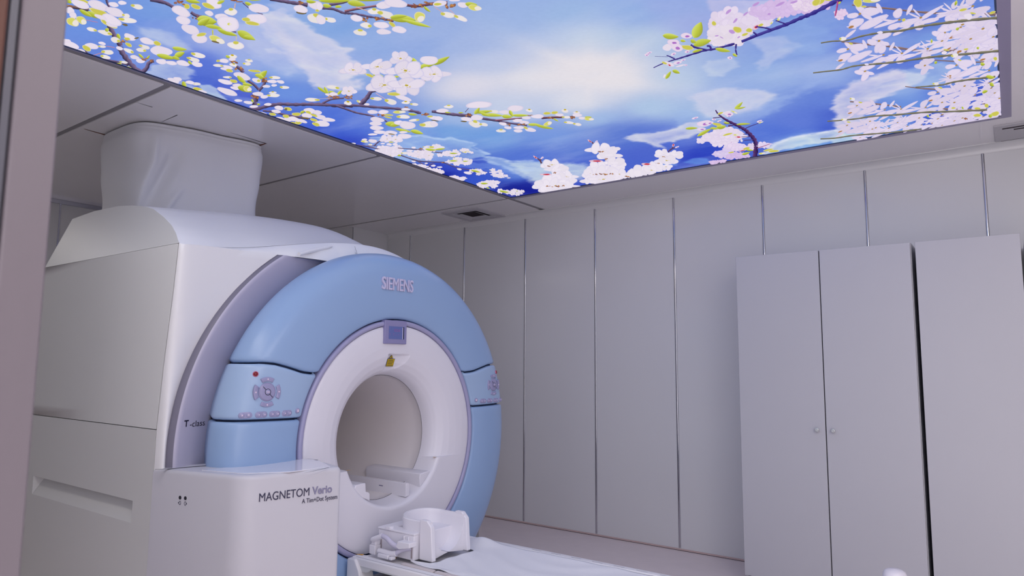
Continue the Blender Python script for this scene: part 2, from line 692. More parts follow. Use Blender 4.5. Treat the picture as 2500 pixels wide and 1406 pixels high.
def circ(r, n=28, cx=0, cy=0):
    return [(cx + r * cos(2 * pi * k / n), cy + r * sin(2 * pi * k / n)) for k in range(n)]


def sector(r0, r1, a0, a1, n=10, cx=0, cy=0):
    return [(cx + r1 * cos(lerp(a0, a1, k / n)), cy + r1 * sin(lerp(a0, a1, k / n))) for k in range(n + 1)] + \
           [(cx + r0 * cos(lerp(a1, a0, k / n)), cy + r0 * sin(lerp(a1, a0, k / n))) for k in range(n + 1)]


def controls(panel, sg):
    """sg = -1 left panel, +1 mirrored right panel"""
    cx, cz = sg * 0.822, 0.268
    # red stop button with a pale ring
    p = pad('stop_button', panel, sg * 0.871, 0.347, circ(0.0125), 0.004, M_REDR, dome=0.0)
    q = pad('stop_cap', panel, sg * 0.871, 0.347, circ(0.0098), 0.007, M_RED)
    q['label'] = 'dark red stop button cap'
    # jog wheel: two half shells, a hub
    wheel = pad('jog_wheel', panel, cx, cz, circ(0.0375, 40), 0.006, M_BTN)
    pad('jog_rim', panel, cx, cz, circ(0.041, 40), 0.003, M_BTN, dome=0.0)
    bb = MB()
    p, nrm, ey, ez = face_pt(cx, cz, 0.0079)
    d = (ey * -0.70 + ez * 0.71)
    e = nrm.cross(d).normalized() * 0.0011
    bb.poly([p + d * 0.013 - e, p + d * 0.034 - e, p + d * 0.034 + e, p + d * 0.013 + e])
    bb.poly([p - d * 0.013 - e, p - d * 0.034 - e, p - d * 0.034 + e, p - d * 0.013 + e])
    ring = [p + ey * (0.0145 * cos(2 * pi * k / 28)) + ez * (0.0145 * sin(2 * pi * k / 28)) for k in range(28)]
    rin = [p + ey * (0.0125 * cos(2 * pi * k / 28)) + ez * (0.0125 * sin(2 * pi * k / 28)) for k in range(28)]
    bb.grid([ring, rin], close=True)
    bb.build('jog_split', M_DARK, panel)
    pad('jog_hub', panel, cx, cz, circ(0.0125), 0.0095, M_BTN)
    pad('hub_symbol', panel, cx, cz, [(-0.007, -0.002), (0.007, -0.002), (0.007, 0.002), (-0.007, 0.002)], 0.0128, M_BTNL, dome=0.0)
    for a in (0, 90, 180, 270):
        r0, r1 = (0.0465, 0.066)
        pad('arrow_button', panel, cx, cz, sector(r0, r1, radians(a - 30), radians(a + 30)), 0.005, M_BTN, dome=0.1)
        ca, sa = cos(radians(a)), sin(radians(a))
        pad('arrow_symbol', panel, cx, cz, circ(0.0048, 4, 0.056 * ca, 0.056 * sa), 0.0062, M_BTNL, dome=0.0)
    # bottom row: four double buttons and a single one
    for k, u in enumerate((-0.914, -0.846, -0.781, -0.716)):
        zz = 0.1705
        out = [(0.015 + 0.0135 * cos(radians(t)), 0.0135 * sin(radians(t))) for t in range(-90, 91, 18)] + [(-0.015 + 0.0135 * cos(radians(t)), 0.0135 * sin(radians(t))) for t in range(90, 271, 18)]
        pad('button_base', panel, sg * u, zz, out, 0.003, M_BTN, dome=0.0)
        for sx in (-1, 1):
            pad('round_button', panel, sg * u, zz, circ(0.0105, 20, sx * 0.0135, 0), 0.0055, M_BTN)
            pad('button_symbol', panel, sg * u, zz, circ(0.0034, 5, sx * 0.0135, 0), 0.0078, M_BTNL, dome=0.0)
    pad('round_button', panel, sg * 0.655, 0.178, circ(0.0125), 0.005, M_BTN)
    pad('button_symbol', panel, sg * 0.655, 0.178, [(-0.006, -0.006), (0.006, -0.006), (0.006, 0.006), (-0.006, 0.006)], 0.0068, M_BTNL, dome=0.0)


controls(pan_l, -1)
controls(pan_r, 1)

# raised maker's lettering on the arch
o0 = Vector((-2.672, 2.507, 1.800))
text_mesh('raised_lettering', 'SIEMENS', o0, (0, 1, 0), (0, 0, 1), 0.066, 0.232, M_LET, scan, extrude=0.006, bold=0.014)

# display above the bore
b = MB()
b.box(-2.715, -2.683, 2.549, 2.712, 1.512, 1.6385)
disp = b.build('display', M_SCRF, scan, bevel=0.004)
b = MB()
b.box(-2.685, -2.6820, 2.577, 2.692, 1.538, 1.606)
b.build('screen', M_SCR, disp)
b = MB()
b.box(-2.684, -2.6812, 2.682, 2.688, 1.539, 1.604)
b.build('screen_edge', M_DARK, disp)
b = MB()
b.box(-2.684, -2.6816, 2.677, 2.682, 1.539, 1.602)
b.build('screen_glint', M_LET, disp)
text_mesh('screen_digits', '026', (-2.6816, 2.615, 1.578), (0, 1, 0), (0, 0, 1), 0.014, 0.045, M_SCRT, disp, extrude=0.0003)
for y, z in ((2.585, 1.568), (2.585, 1.56), (2.612, 1.568), (2.612, 1.56), (2.628, 1.559), (2.648, 1.562)):
    b = MB()
    b.box(-2.6822, -2.6815, y - 0.003, y + 0.003, z - 0.0012, z + 0.0012)
    b.build('screen_mark', M_SCRT, disp)

# laser warning labels in the pocket
def on_fascia(y, z, lift):
    r = sqrt((y - YC) ** 2 + (z - ZC) ** 2)
    return Vector((-s_flare(r) - pocket(y, z) + lift, y, z))


PLX = (on_fascia(2.638, 1.385, 0).x, on_fascia(2.638, 1.440, 0).x)


def fl_poly(bb, pts, lift, mi=0, nsub=6):
    """flat label leaning with the pocket"""
    bb.poly([(lerp(PLX[0], PLX[1], (z - 1.385) / 0.055) + 0.004 + lift, y, z) for y, z in pts], mi)


b = MB()
fl_poly(b, [(2.613, 1.391), (2.667, 1.391), (2.667, 1.433), (2.613, 1.433)], 0.004, 0)
fl_poly(b, [(2.615, 1.393), (2.665, 1.393), (2.665, 1.431), (2.615, 1.431)], 0.005, 1)
for k in range(4):
    z = 1.3975 + k * 0.0085
    fl_poly(b, [(2.62, z), (2.66 - 0.006 * (k % 2), z), (2.66 - 0.006 * (k % 2), z + 0.0025), (2.62, z + 0.0025)], 0.006, 0, 3)
lb = b.build('warning_label', [M_TXT, M_YEL], scan, smooth=True)
lb['label'] = 'yellow rectangular laser text label'
b = MB()
fl_poly(b, [(2.621, 1.4345), (2.653, 1.4345), (2.637, 1.4545)], 0.003, 0)
fl_poly(b, [(2.6245, 1.4362), (2.6495, 1.4362), (2.637, 1.4518)], 0.004, 1)
fl_poly(b, [(2.6345, 1.4385), (2.6395, 1.4385), (2.6395, 1.445), (2.6345, 1.445)], 0.005, 0, 3)
lb = b.build('warning_triangle', [M_TXT, M_YEL], scan, smooth=True)
lb['label'] = 'small yellow laser warning triangle'
# laser marks on the two ledges
b = MB()
for yy in (2.985, 2.352):
    b = MB()
    b.poly([(-2.712, yy - 0.012, ZC + ZL + 0.0015), (-2.702, yy + 0.018, ZC + ZL + 0.0015), (-2.722, yy + 0.006, ZC + ZL + 0.0015)])
    b.build('ledge_label', M_ORANGE, scan)

# grey-lilac outer arch on the near side, cut level at the top
b = MB()
AP = [(0.92, 2.966), (0.95, 2.956), (0.98, 2.945), (1.02, 2.928), (1.06, 2.911), (1.09, 2.899), (1.102, 2.8955), (1.108, 2.8965), (1.112, 2.9)]
AE = [(1.112, 2.9), (1.127, 2.915), (1.130, 2.955)]


def arch_rows(prof, n=90):
    rows = []
    for r, s in prof:
        a0 = pi - asin(min(1.0, 0.928 / r))
        a1 = pi + asin(min(1, 1.0 / max(r, 1.0001))) * 0.98
        rows.append([rp(r, lerp(a0, a1, k / n), s) for k in range(n + 1)])
    return rows


b.grid(arch_rows(AP))
# level cap on top of the arch
CAPP = [(r, s) for r, s in AP + AE[1:] if r > 0.93]
b.grid([[rp(r, pi - asin(0.928 / r), s) for r, s in CAPP], [rp(r, pi - asin(0.928 / r), lerp(2.872, 2.915, smooth01((r * r - 0.93 ** 2) / 0.38))) for r, s in CAPP]])
b.build('outer_arch', M_ARCH, scan, smooth=True, angle=50)
b = MB()
b.grid(arch_rows(AE))
b.build('arch_edge', M_ARCHE, scan, smooth=True, angle=50)


def on_arch(o):
    """lay lettering onto the hollow of the arch"""
    for v in o.data.vertices:
        y, z = v.co.y, v.co.z
        r = sqrt((y - YC) ** 2 + (z - ZC) ** 2)
        v.co.x = -interp(r, AP[:-1]) + 0.0012


on_arch(text_mesh('arch_lettering', 'T', on_x(450, 1042, -2.900), (0, 1, 0), (0, 0, 1), 0.027, 0.026, M_TXT, scan, extrude=0.0, bold=0.03))
on_arch(text_mesh('arch_lettering', '-class', on_x(467, 1043, -2.905), (0, 1, 0), (0, 0, 1), 0.026, 0.090, M_TXT, scan, extrude=0.0))

# ---- white housing
YS = 1.51                                            # near side plane


def x_seam(z):
    """front corner line of the side covers"""
    return interp(z, [(0.0, -2.958), (1.12, -2.957), (1.4, -2.93), (1.7, -2.89), (1.92, -2.868)])


XR = -4.27                                           # rear of the housing


def ridge(x):
    """near-side ridge between sloping side and top: y, z"""
    z = interp(-x, [(2.872, 1.9180), (2.936, 1.967), (3.02, 2.018), (3.136, 2.072), (3.288, 2.134), (3.419, 2.168), (3.55, 2.190), (3.718, 2.211), (4.014, 2.222), (4.3, 2.206)])
    return YS + 0.4 * (z - 1.915) + 0.0, z


# side covers with the grip recess
b = MB()
gx0, gx1, gz0, gz1 = -4.19, -3.12, 0.715, 0.808
xf = -2.962
ztop = 1.119


def yface(z):
    return YS


b.poly([(XR, YS, 0.0), (xf, YS, 0.0), (xf, YS, gz0), (XR, YS, gz0)])
b.poly([(XR, YS, gz0), (gx0, YS, gz0), (gx0, YS, gz1), (XR, YS, gz1)])
b.poly([(gx1, YS, gz0), (xf, YS, gz0), (xf, YS, gz1), (gx1, YS, gz1)])
b.poly([(XR, YS, gz1), (xf, YS, gz1), (xf, YS, ztop), (XR, YS, ztop)])
gd = 0.038
b.poly([(gx0, YS, gz0), (gx1, YS, gz0), (gx1 - 0.03, YS + gd, gz1 - 0.004), (gx0 + 0.05, YS + gd, gz1 - 0.004)])
b.poly([(gx0, YS, gz1), (gx1, YS, gz1), (gx1 - 0.03, YS + gd, gz1 - 0.004), (gx0 + 0.05, YS + gd, gz1 - 0.004)])
b.poly([(gx0, YS, gz0), (gx0, YS, gz1), (gx0 + 0.05, YS + gd, gz1 - 0.004)])
b.poly([(gx1, YS, gz0), (gx1, YS, gz1), (gx1 - 0.03, YS + gd, gz1 - 0.004)])
# returns
b.poly([(xf, YS, 0), (xf, YS + 0.03, 0), (xf, YS + 0.03, ztop), (xf, YS, ztop)])
b.poly([(XR, YS, ztop), (xf, YS, ztop), (xf, YS + 0.03, ztop), (XR, YS + 0.03, ztop)])
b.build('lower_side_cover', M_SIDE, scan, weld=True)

b = MB()
zs = [1.1225 + (1.9145 - 1.1225) * k / 14 for k in range(15)]
rows = [[(XR, YS, z), (lerp(XR, x_seam(z), 0.5), YS, z), (x_seam(z) - 0.012, YS, z), (x_seam(z) - 0.008, YS + 0.002, z), (x_seam(z) - 0.006, YS + 0.03, z)] for z in zs]
b.grid(rows)
zt = zs[-1]
b.poly([(XR, YS, zt), (x_seam(zt) - 0.008, YS, zt), (x_seam(zt) - 0.006, YS + 0.03, zt), (XR, YS + 0.03, zt)])
z0 = zs[0]
b.poly([(XR, YS, z0), (x_seam(z0) - 0.008, YS, z0), (x_seam(z0) - 0.006, YS + 0.03, z0), (XR, YS + 0.03, z0)])
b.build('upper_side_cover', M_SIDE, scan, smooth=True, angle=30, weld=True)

# dark lining just behind the seams
b = MB()
b.poly([(XR, YS + 0.012, 0), (-2.975, YS + 0.012, 0), (-2.975, YS + 0.012, 0.70), (XR, YS + 0.012, 0.70)])
b.poly([(XR, YS + 0.012, 1.05), (-2.975, YS + 0.012, 1.05), (-2.90, YS + 0.012, 1.6), (-2.885, YS + 0.012, 1.90), (XR, YS + 0.012, 1.90)])
b.poly([(-2.975, YS + 0.012, 0.0), (-2.975, YS + 0.012, 1.13), (-2.945, YS + 0.06, 1.13), (-2.945, YS + 0.06, 0.0)])
b.build('seam_lining', mat('seam_grey', (0.08, 0.08, 0.09, 1), 0.6, 0.2), scan)

# sloping shoulder panel above the side covers and the top shell
b = MB()
nx = 60
rows = []
for i in range(nx + 1):
    x = lerp(-2.87, XR, i / nx)
    y1, z1 = ridge(x)
    rows.append([(x, YS, 1.9155), (x, lerp(YS, y1, 0.35), lerp(1.9155, z1, 0.35)), (x, lerp(YS, y1, 0.7), lerp(1.9155, z1, 0.7)), (x, y1, z1)])
b.grid(rows)
b.poly([(XR, YS, 1.917), (XR, ridge(XR)[0], ridge(XR)[1]), (XR, YS + 0.5, 1.917)])
b.build('shoulder_panel', M_SIDE, scan, smooth=True, angle=30)


def x_edge(y):
    """front edge of the top shell"""
    return lerp(-2.872, -2.955, smooth01((y - 1.52) / 0.42))


def z_front(y):
    if y <= YC:
        return lerp(1.918, 2.078, smooth01((y - 1.52) / 1.15))
    v = min(1.0, (y - YC) / 1.04)
    return ZC + (2.078 - ZC) * sqrt(max(0.0, 1 - v * v))


def top_z(x, y):
    """height of the top shell"""
    xe = x_edge(y)
    xs_ = min(-2.872, x - xe - 2.872)
    yr, zr = ridge(xs_)
    t = smooth01((xe - x) / 0.62)
    if y <= YC:
        u = min(1.0, max(0.0, (y - yr) / (YC - yr)))
        k = smooth01((xe - x) / 0.45)
        return lerp(zr, lerp(2.078, 2.272, t), lerp(smooth01(u), sin(u * pi / 2) ** 0.9, k))
    z0 = ZC
    zc = lerp(2.078, 2.272, t)
    v = min(1.0, (y - YC) / 1.04)
    return z0 + (zc - z0) * sqrt(max(0.0, 1 - v * v))


b = MB()
nx, ny = 70, 90
rows = []
for i in range(nx + 1):
    t = i / nx
    yr, zr = ridge(lerp(-2.872, XR, t))
    row = []
    for j in range(ny + 1):
        u = j / ny
        y = lerp(yr, YC, u / 0.6) if u < 0.6 else YC + 1.04 * sin((u - 0.6) / 0.4 * pi / 2)
        row.append((lerp(x_edge(y), XR, t), y, top_z(lerp(x_edge(y), XR, t), y)))
    row.append((lerp(-2.955, XR, t), YC + 1.04, 0.0))
    rows.append(row)
b.grid(rows)
# rear closure
b.poly([(XR, YS, 0)] + [tuple(p) for p in [(XR, YS, 1.917)] + rows[-1][:-1]] + [(XR, YC + 1.04, 0)])
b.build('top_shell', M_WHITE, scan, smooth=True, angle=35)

# front strip between top shell and arch / blue cover
b = MB()
ra, rb, rc = [], [], []
for k in range(121):
    y = lerp(1.975, YC + 1.02, k / 120)
    zt = z_front(y)
    dy = abs(y - YC)
    zlow = ZC + sqrt(max(0.0, 0.98 ** 2 - dy * dy)) if dy < 0.98 else ZC
    if y < YC - 0.26:
        zlow = 1.9375
    zlow = min(zlow, zt - 0.003)
    xe = x_edge(y)
    rc.append((xe, y, zt))
    xl_ = lerp(-2.915, -2.872, smooth01((y - 1.975) / 0.3))
    rb.append((lerp(xe, xl_, 0.72), y, zt - 0.45 * (zt - zlow)))
    ra.append((xl_, y, zlow))
b.grid([rc, rb, ra])
b.build('front_strip', M_WHITE, scan, smooth=True, angle=50)
b = MB()
yk = 2.505
b.poly([(x_edge(yk) - 0.02, yk - 0.0015, z_front(yk) + 0.001), (-2.871, yk - 0.0015, 2.00), (-2.871, yk + 0.0015, 2.00), (x_edge(yk) - 0.02, yk + 0.0015, z_front(yk) + 0.001)])
b.poly([(lerp(x_edge(yk), -2.872, 0.72) + 0.002, yk - 0.0015, z_front(yk) - 0.022), (-2.870, yk - 0.0015, 2.00), (-2.870, yk + 0.0015, 2.00), (lerp(x_edge(yk), -2.872, 0.72) + 0.002, yk + 0.0015, z_front(yk) - 0.022)])
b.build('strip_joint', mat('joint_soft', (0.30, 0.30, 0.33, 1), 0.6, 0.3), scan)
p1 = MB()
pts = [on_x(730, 620, -2.862), on_x(765, 611, -2.888), on_x(798, 603.5, -2.91), on_x(810, 600.5, -2.92)]
p1.tube(pts, [0.010, 0.011, 0.010, 0.006], 10)
p1.build('lift_grip', M_WHITE, scan, smooth=True)

# white front shoulder between the side cover corner and the arch
b = MB()
rows = []
for k in range(60):
    z = lerp(0.0, 1.905, k / 59)
    za = lerp(0.0, 1.9365, k / 59)
    S = Vector((x_seam(z), YS + 0.001, z))
    Ya = YC - sqrt(max(0.01, 1.129 ** 2 - (za - ZC) ** 2)) + 0.004
    A = Vector((-2.932 + 0.02 * smooth01((z - 1.2) / 0.7), max(Ya, YS + 0.03), za))
    C = Vector((A.x * 0.15 + S.x * 0.85 + 0.055, YS + 0.012, lerp(z, za, 0.3)))
    C2 = Vector((A.x + 0.018, min(YS + 0.11, lerp(YS, A.y, 0.6)), lerp(z, za, 0.6)))
    row = []
    for i in range(21):
        t = i / 20
        row.append(S * (1 - t) ** 3 + C * (3 * t * (1 - t) ** 2) + C2 * (3 * t * t * (1 - t)) + A * t ** 3)
    rows.append(row)
# meets the front edge of the top shell
row = []
for i in range(21):
    q = rows[-1][i]
    y = max(q.y, 1.513)
    row.append(Vector((x_edge(y), y, z_front(y))))
mid = [Vector((lerp(q.x, p.x, 0.35), lerp(q.y, p.y, 0.5), lerp(q.z, p.z, 0.7))) for q, p in zip(rows[-1], row)]
b.grid(rows + [mid, row])
b.build('front_shoulder', M_WHITE, scan, smooth=True, angle=50)

# ---- control cover that projects at the near front corner
cz = 0.962
plan = [(-2.958, 1.508), (-2.47, 1.612), (-2.38, 2.03), (-2.66, 2.118), (-2.80, 2.118), (-2.96, 1.60)]
b = MB()
# rounded plan corners
def round_plan(pl, rad):
    out = []
    n = len(pl)
    for i in range(n):
        p0 = Vector(pl[i - 1]).to_2d()
        p1 = Vector(pl[i]).to_2d()
        p2 = Vector(pl[(i + 1) % n]).to_2d()
        r = rad[i]
        if r <= 0:
            out.append(p1)
            continue
        a = (p0 - p1).normalized()
        c = (p2 - p1).normalized()
        for k in range(9):
            t = k / 8
            out.append((p1 + a * r) * (1 - t) ** 2 + p1 * (2 * t * (1 - t)) + (p1 + c * r) * t * t)
    return out


rpl = round_plan(plan, [0.0, 0.075, 0.02, 0.0, 0.0, 0.0])
cen = Vector((-2.70, 1.83))
rows = []
for z, ins in ((0.0, 0.0), (0.5, 0.0), (cz - 0.020, 0.0), (cz - 0.012, 0.002), (cz - 0.005, 0.006), (cz - 0.001, 0.013), (cz, 0.022)):
    row = []
    for i, p in enumerate(rpl):
        d = (cen - p).normalized()
        q = p + d * ins
        row.append(Vector((q.x, q.y, z)))
    rows.append(row)
b.grid(rows, close=True)
b.add(rows[-1], [tuple(range(len(rpl)))])
corner = b.build('corner_cover', M_BOX, scan, smooth=True, angle=40)
# glossy lid on its top
b = MB()
lid = [(-2.745, 1.60), (-2.535, 1.655), (-2.425, 1.80), (-2.415, 1.995), (-2.60, 2.085), (-2.70, 2.07)]
b.prism([(x, y, cz - 0.002) for x, y in lid], (0, 0, 0.004))
b.build('corner_lid', mat('lid_gloss', (0.76, 0.75, 0.82, 1), 0.12, 0.6), corner, bevel=0.0015, bseg=2)
b = MB()
q0, q1 = on_z(738, 1155.5, cz + 0.003), on_z(802, 1141.5, cz + 0.003)
dq = (q1 - q0)
nq = Vector((-dq.y, dq.x, 0)).normalized() * 0.004
b.poly([q0, lerp(q0, q1, 0.5) - nq, q1 - nq, q1 + nq * 0.5, lerp(q0, q1, 0.4) + nq * 0.4])
b.build('lid_slot', M_DARK, corner)
# dark joint where the blue cover stands on the corner cover
b = MB()
jpts = [on_z(x, y, cz + 0.0015) for x, y in ((378, 1146), (416, 1144), (470, 1139), (512, 1136), (560, 1139), (640, 1135), (730, 1126), (772, 1122), (780, 1126))]
for a, c in zip(jpts, jpts[1:]):
    d = (c - a).normalized()
    nn = Vector((-d.y, d.x, 0)) * 0.005
    b.poly([a - nn, c - nn, c + nn, a + nn])
b.build('cover_joint', M_DARK, corner)
# indicator holes and symbols
b = MB()
dirx = Vector((-2.47 + 2.958, 1.612 - 1.508, 0)).normalized()
nrm = Vector((dirx.y, -dirx.x, 0))


def on_left_face(x, y):
    d = ray(x, y)
    a = Vector((-2.958, 1.508, 0))
    t = nrm.dot(a - CAM) / nrm.dot(d)
    return CAM + d * t


for x, y in ((440, 1214.5), (453, 1216)):
    c = on_left_face(x, y) + nrm * 0.0012
    b.poly([c + dirx * (0.0075 * cos(2 * pi * k / 20)) + Vector((0, 0, 0.0075 * sin(2 * pi * k / 20))) for k in range(20)])
b.build('indicator_hole', M_BLACK, corner)
b = MB()
for x, y, s in ((439.5, 1227.5, -1), (452.5, 1229, 1)):
    c = on_left_face(x, y) + nrm * 0.0012
    o_ = [c + dirx * (0.006 * cos(2 * pi * k / 20)) + Vector((0, 0, 0.008 * sin(2 * pi * k / 20))) for k in range(20)]
    i_ = [c + dirx * (0.0042 * cos(2 * pi * k / 20)) + Vector((0, 0, 0.006 * sin(2 * pi * k / 20))) for k in range(20)]
    b.grid([o_, i_], close=True)
    a = c + dirx * (s * 0.011)
    b.poly([a, a - dirx * (s * 0.005) + Vector((0, 0, 0.004)), a - dirx * (s * 0.005) - Vector((0, 0, 0.004))])
b.build('indicator_symbol', M_TXT, corner)
# lettering on the front face
fd = Vector((0.09, 0.418, 0)).normalized()
fn = Vector((fd.y, -fd.x, 0))
P1 = Vector((-2.47, 1.612, 0))


def front_face(u, z):
    return P1 + fd * u + Vector((0, 0, z)) + fn * 0.0016


text_mesh('cover_lettering', 'MAGNETOM', front_face(0.069, 0.858), fd, (0, 0, 1), 0.033, 0.212, M_TXT, corner, bold=-0.008)
o_ = text_mesh('cover_lettering', 'Verio', front_face(0.293, 0.860), fd, (0, 0, 1), 0.031, 0.091, M_TXT2, corner, bold=0.028)
o_['label'] = 'grey bold lettering'
text_mesh('cover_lettering', 'A Tim+Dot System', front_face(0.250, 0.829), fd, (0, 0, 1), 0.0185, 0.160, M_TXT, corner, bold=-0.004)

# ------------------------------------------------------------------ fabric duct between scanner and ceiling
b = MB()
rows = []
nseg = 288
for iz in range(100):
    t = iz / 99                                       # 0 bottom, 1 top
    row = []
    for k in range(nseg):
        a = 2 * pi * k / nseg
        # rounded rectangle
        hx, hy = 0.30, 0.36
        cx_, cy_ = -4.20, 2.205
        c, s = cos(a), sin(a)
        n_ = 5.0
        den = (abs(c) ** n_ + abs(s) ** n_) ** (1 / n_)
        u, v = c / den, s / den
        yc_sh = 0.0
        # flare at the right top, tuck in below
        flare = 0.022 * smooth01((t - 0.55) / 0.3) * (1 - 0.6 * smooth01((t - 0.86) / 0.1)) - 0.012 * smooth01((0.5 - t) / 0.4)
        x = cx_ + u * (hx + flare * 0.5)
        y = cy_ + v * (hy + flare)
        x += 0.09 * v * (u > -2)                      # slightly turned plan
        # slanting folds near the left front corner
        f1 = math.exp(-((v + 0.62 + 0.55 * (0.45 - t)) / 0.11) ** 2) * smooth01((0.85 - t) / 0.3) * max(0.0, u)
        f2 = math.exp(-((v + 0.88 + 0.35 * (0.45 - t)) / 0.07) ** 2) * smooth01((0.98 - t) / 0.3) * max(0.0, u)
        f3 = math.exp(-((v + 0.45 + 0.95 * (0.25 - t)) / 0.07) ** 2) * smooth01((0.40 - t) / 0.2) * max(0.0, u)
        x += -0.052 * f1 + 0.032 * f2 + 0.022 * f3
        x += 0.006 * sin(7 * v + 3 * t) * max(0.0, u)
        y += 0.006 * sin(11 * t + 2 * u) * abs(v)
        tuck = max(0.0, (t - 0.975) / 0.025)
        x = lerp(x, cx_, 0.06 * tuck * tuck)
        y = lerp(y, cy_, 0.05 * tuck * tuck)
        # hem band just below the ceiling
        if t > 0.93:
            x += 0.004 * u * sin((t - 0.93) / 0.07 * pi * 3)
        zb = top_z(max(x, XR), min(max(y, ridge(max(x, XR))[0]), YC)) + 0.001
        row.append((x, y, lerp(zb, CZ - 0.004, t)))
    rows.append(row)
b.grid(rows, close=True)
dk = b.build('duct_sleeve', M_DUCT, None, smooth=True, angle=60)
tag(dk, 'white fabric duct sleeve rising from the top of the scanner to the ceiling', 'duct')

# ------------------------------------------------------------------ patient table
tbl = thing('patient_table', 'low white patient table docked in front of the scanner bore', 'table', (-1.7, 2.66, 0))
TY0, TY1, TZ = 2.335, 2.995, 0.480
TX0, TX1 = -2.64, -0.45
b = MB()
# rimmed top with a shallow trough
prof = [(TY0, TZ - 0.035), (TY0, TZ - 0.006), (TY0 + 0.004, TZ - 0.001), (TY0 + 0.010, TZ), (TY0 + 0.040, TZ), (TY0 + 0.044, TZ - 0.003), (TY0 + 0.046, TZ - 0.010),
        (TY0 + 0.10, TZ - 0.016), (0.5 * (TY0 + TY1), TZ - 0.024), (TY1 - 0.10, TZ - 0.016), (TY1 - 0.046, TZ - 0.010), (TY1 - 0.044, TZ - 0.003), (TY1 - 0.040, TZ), (TY1 - 0.010, TZ), (TY1 - 0.004, TZ - 0.001), (TY1, TZ - 0.006), (TY1, TZ - 0.035)]
b.prism([(TX0, y, z) for y, z in prof], (TX1 - TX0, 0, 0))
b.build('table_top', M_TABLE, tbl, smooth=True, angle=25)
b = MB()
for k in range(14):
    x = -2.02 + k * 0.115
    b.box(x, x + 0.055, TY0 + 0.022, TY0 + 0.0245, TZ - 0.0005, TZ + 0.0005)
    b.box(x, x + 0.055, TY1 - 0.026, TY1 - 0.0235, TZ - 0.0005, TZ + 0.0005)
b.box(TX0 + 0.02, TX1, TY0 + 0.0075, TY0 + 0.009, TZ - 0.0005, TZ + 0.0004)
b.build('rail_slots', mat('slot_soft', (0.30, 0.29, 0.33, 1), 0.6, 0.3), tbl)
# side apron with its shaped front end
b = MB()
sp = [(TX0, TZ - 0.008), (TX0 + 0.012, TZ - 0.022), (-2.582, 0.437), (-2.570, 0.432), (-2.548, 0.433), (-2.536, 0.438), (-2.515, 0.455), (TX1, 0.455 - 0.03), (TX1, TZ - 0.008)]
sp = [(TX0, TZ - 0.008), (TX0 + 0.012, TZ - 0.022), (-2.582, 0.422), (-2.570, 0.417), (-2.546, 0.417), (-2.534, 0.421), (-2.512, 0.436), (TX1, 0.436), (TX1, TZ - 0.008)]
b.prism([(x, TY0 + 0.002, z) for x, z in sp], (0, 0.05, 0))
b.prism([(x, TY1 - 0.052, z) for x, z in sp], (0, 0.05, 0))
b.build('side_apron', M_TSIDE, tbl, bevel=0.004, bseg=2)
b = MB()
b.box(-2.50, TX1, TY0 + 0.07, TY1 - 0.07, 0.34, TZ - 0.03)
b.build('lift_frame', mat('shadow_grey', (0.10, 0.10, 0.11, 1), 0.6, 0.3), tbl)  # coloured dark to stand for the shade under the table top
b = MB()
b.box(-2.655, -0.6, 2.22, 3.10, 0.0, 0.365)
b.build('table_base', M_TABLE, tbl, bevel=0.03, bseg=4)
b = MB()
b.prism([(x, 2.32, z) for x, z in ((-2.660, 0.471), (-2.607, 0.474), (-2.575, 0.425), (-2.56, 0.36), (-2.662, 0.36))], (0, 0.09, 0))
b.build('docking_block', M_TABLE, tbl, bevel=0.006)
b = MB()
for px, py in ((881, 1353.5), (961, 1362)):
    c = on_z(px, py, TZ + 0.001)
    b = MB()
    b.poly([c + Vector((-0.03, -0.012, 0)), c + Vector((0.018, -0.006, 0)), c + Vector((0.006, 0.016, 0))])
    b.build('table_mark', M_ORANGE, tbl)

# paper sheet on the table
b = MB()
rnd = random.Random(7)


def sheet_left(y):
    """where the sheet starts, as a function of y"""
    return interp(y, [(2.40, -2.22), (2.430, -2.34), (2.446, -2.36), (2.452, -2.245), (2.785, -2.245), (2.81, -2.37), (2.90, -2.375), (2.97, -2.36)])


nx, ny = 110, 50
rows = []
for i in range(nx + 1):
    row = []
    for j in range(ny + 1):
        v = j / ny
        y = lerp(2.414, 2.946, v)
        x0 = sheet_left(y)
        x = lerp(x0, TX1 + 0.02, (i / nx) ** 1.15)
        d = x - x0
        tr = TZ - 0.006 - 0.012 * sin(v * pi)
        z = tr + 0.004
        z += 0.005 * math.exp(-d / 0.05) * (0.6 + 0.4 * sin(9 * v * pi))
        z += 0.0022 * sin(26 * y + 9 * x) * sin(7 * x + 3) + 0.0018 * sin(48 * y + 5 * sin(6 * x))
        z += 0.030 * math.exp(-((y - 2.915) / 0.05) ** 2) * math.exp(-((x + 2.29) / 0.075) ** 2)
        z += 0.012 * math.exp(-((y - 2.62) / 0.2) ** 2) * math.exp(-((x + 2.25) / 0.14) ** 2)
        z += 0.006 * math.exp(-((y - 2.43 - 0.06 * sin(x * 6)) / 0.012) ** 2)
        row.append((x, y, max(z, tr + 0.002)))
    rows.append(row)
b.grid(rows)
sh = b.build('paper_sheet', M_SHEET, None, smooth=True, angle=80, solid=0.0012)
tag(sh, 'white crinkled paper sheet spread along the patient table', 'sheet')
# padded edge strips showing in front of the sheet
b = MB()
for k in range(5):
    x0 = on_z(997 + 0, 1370, TZ).x + k * 0.21
    b.box(x0 + 0.004, x0 + 0.204, TY0 + 0.047, TY0 + 0.074, TZ - 0.010, TZ + 0.004)
b.build('table_pad', mat('pad_beige', (0.62, 0.56, 0.56, 1), 0.5, 0.3), tbl, bevel=0.006)

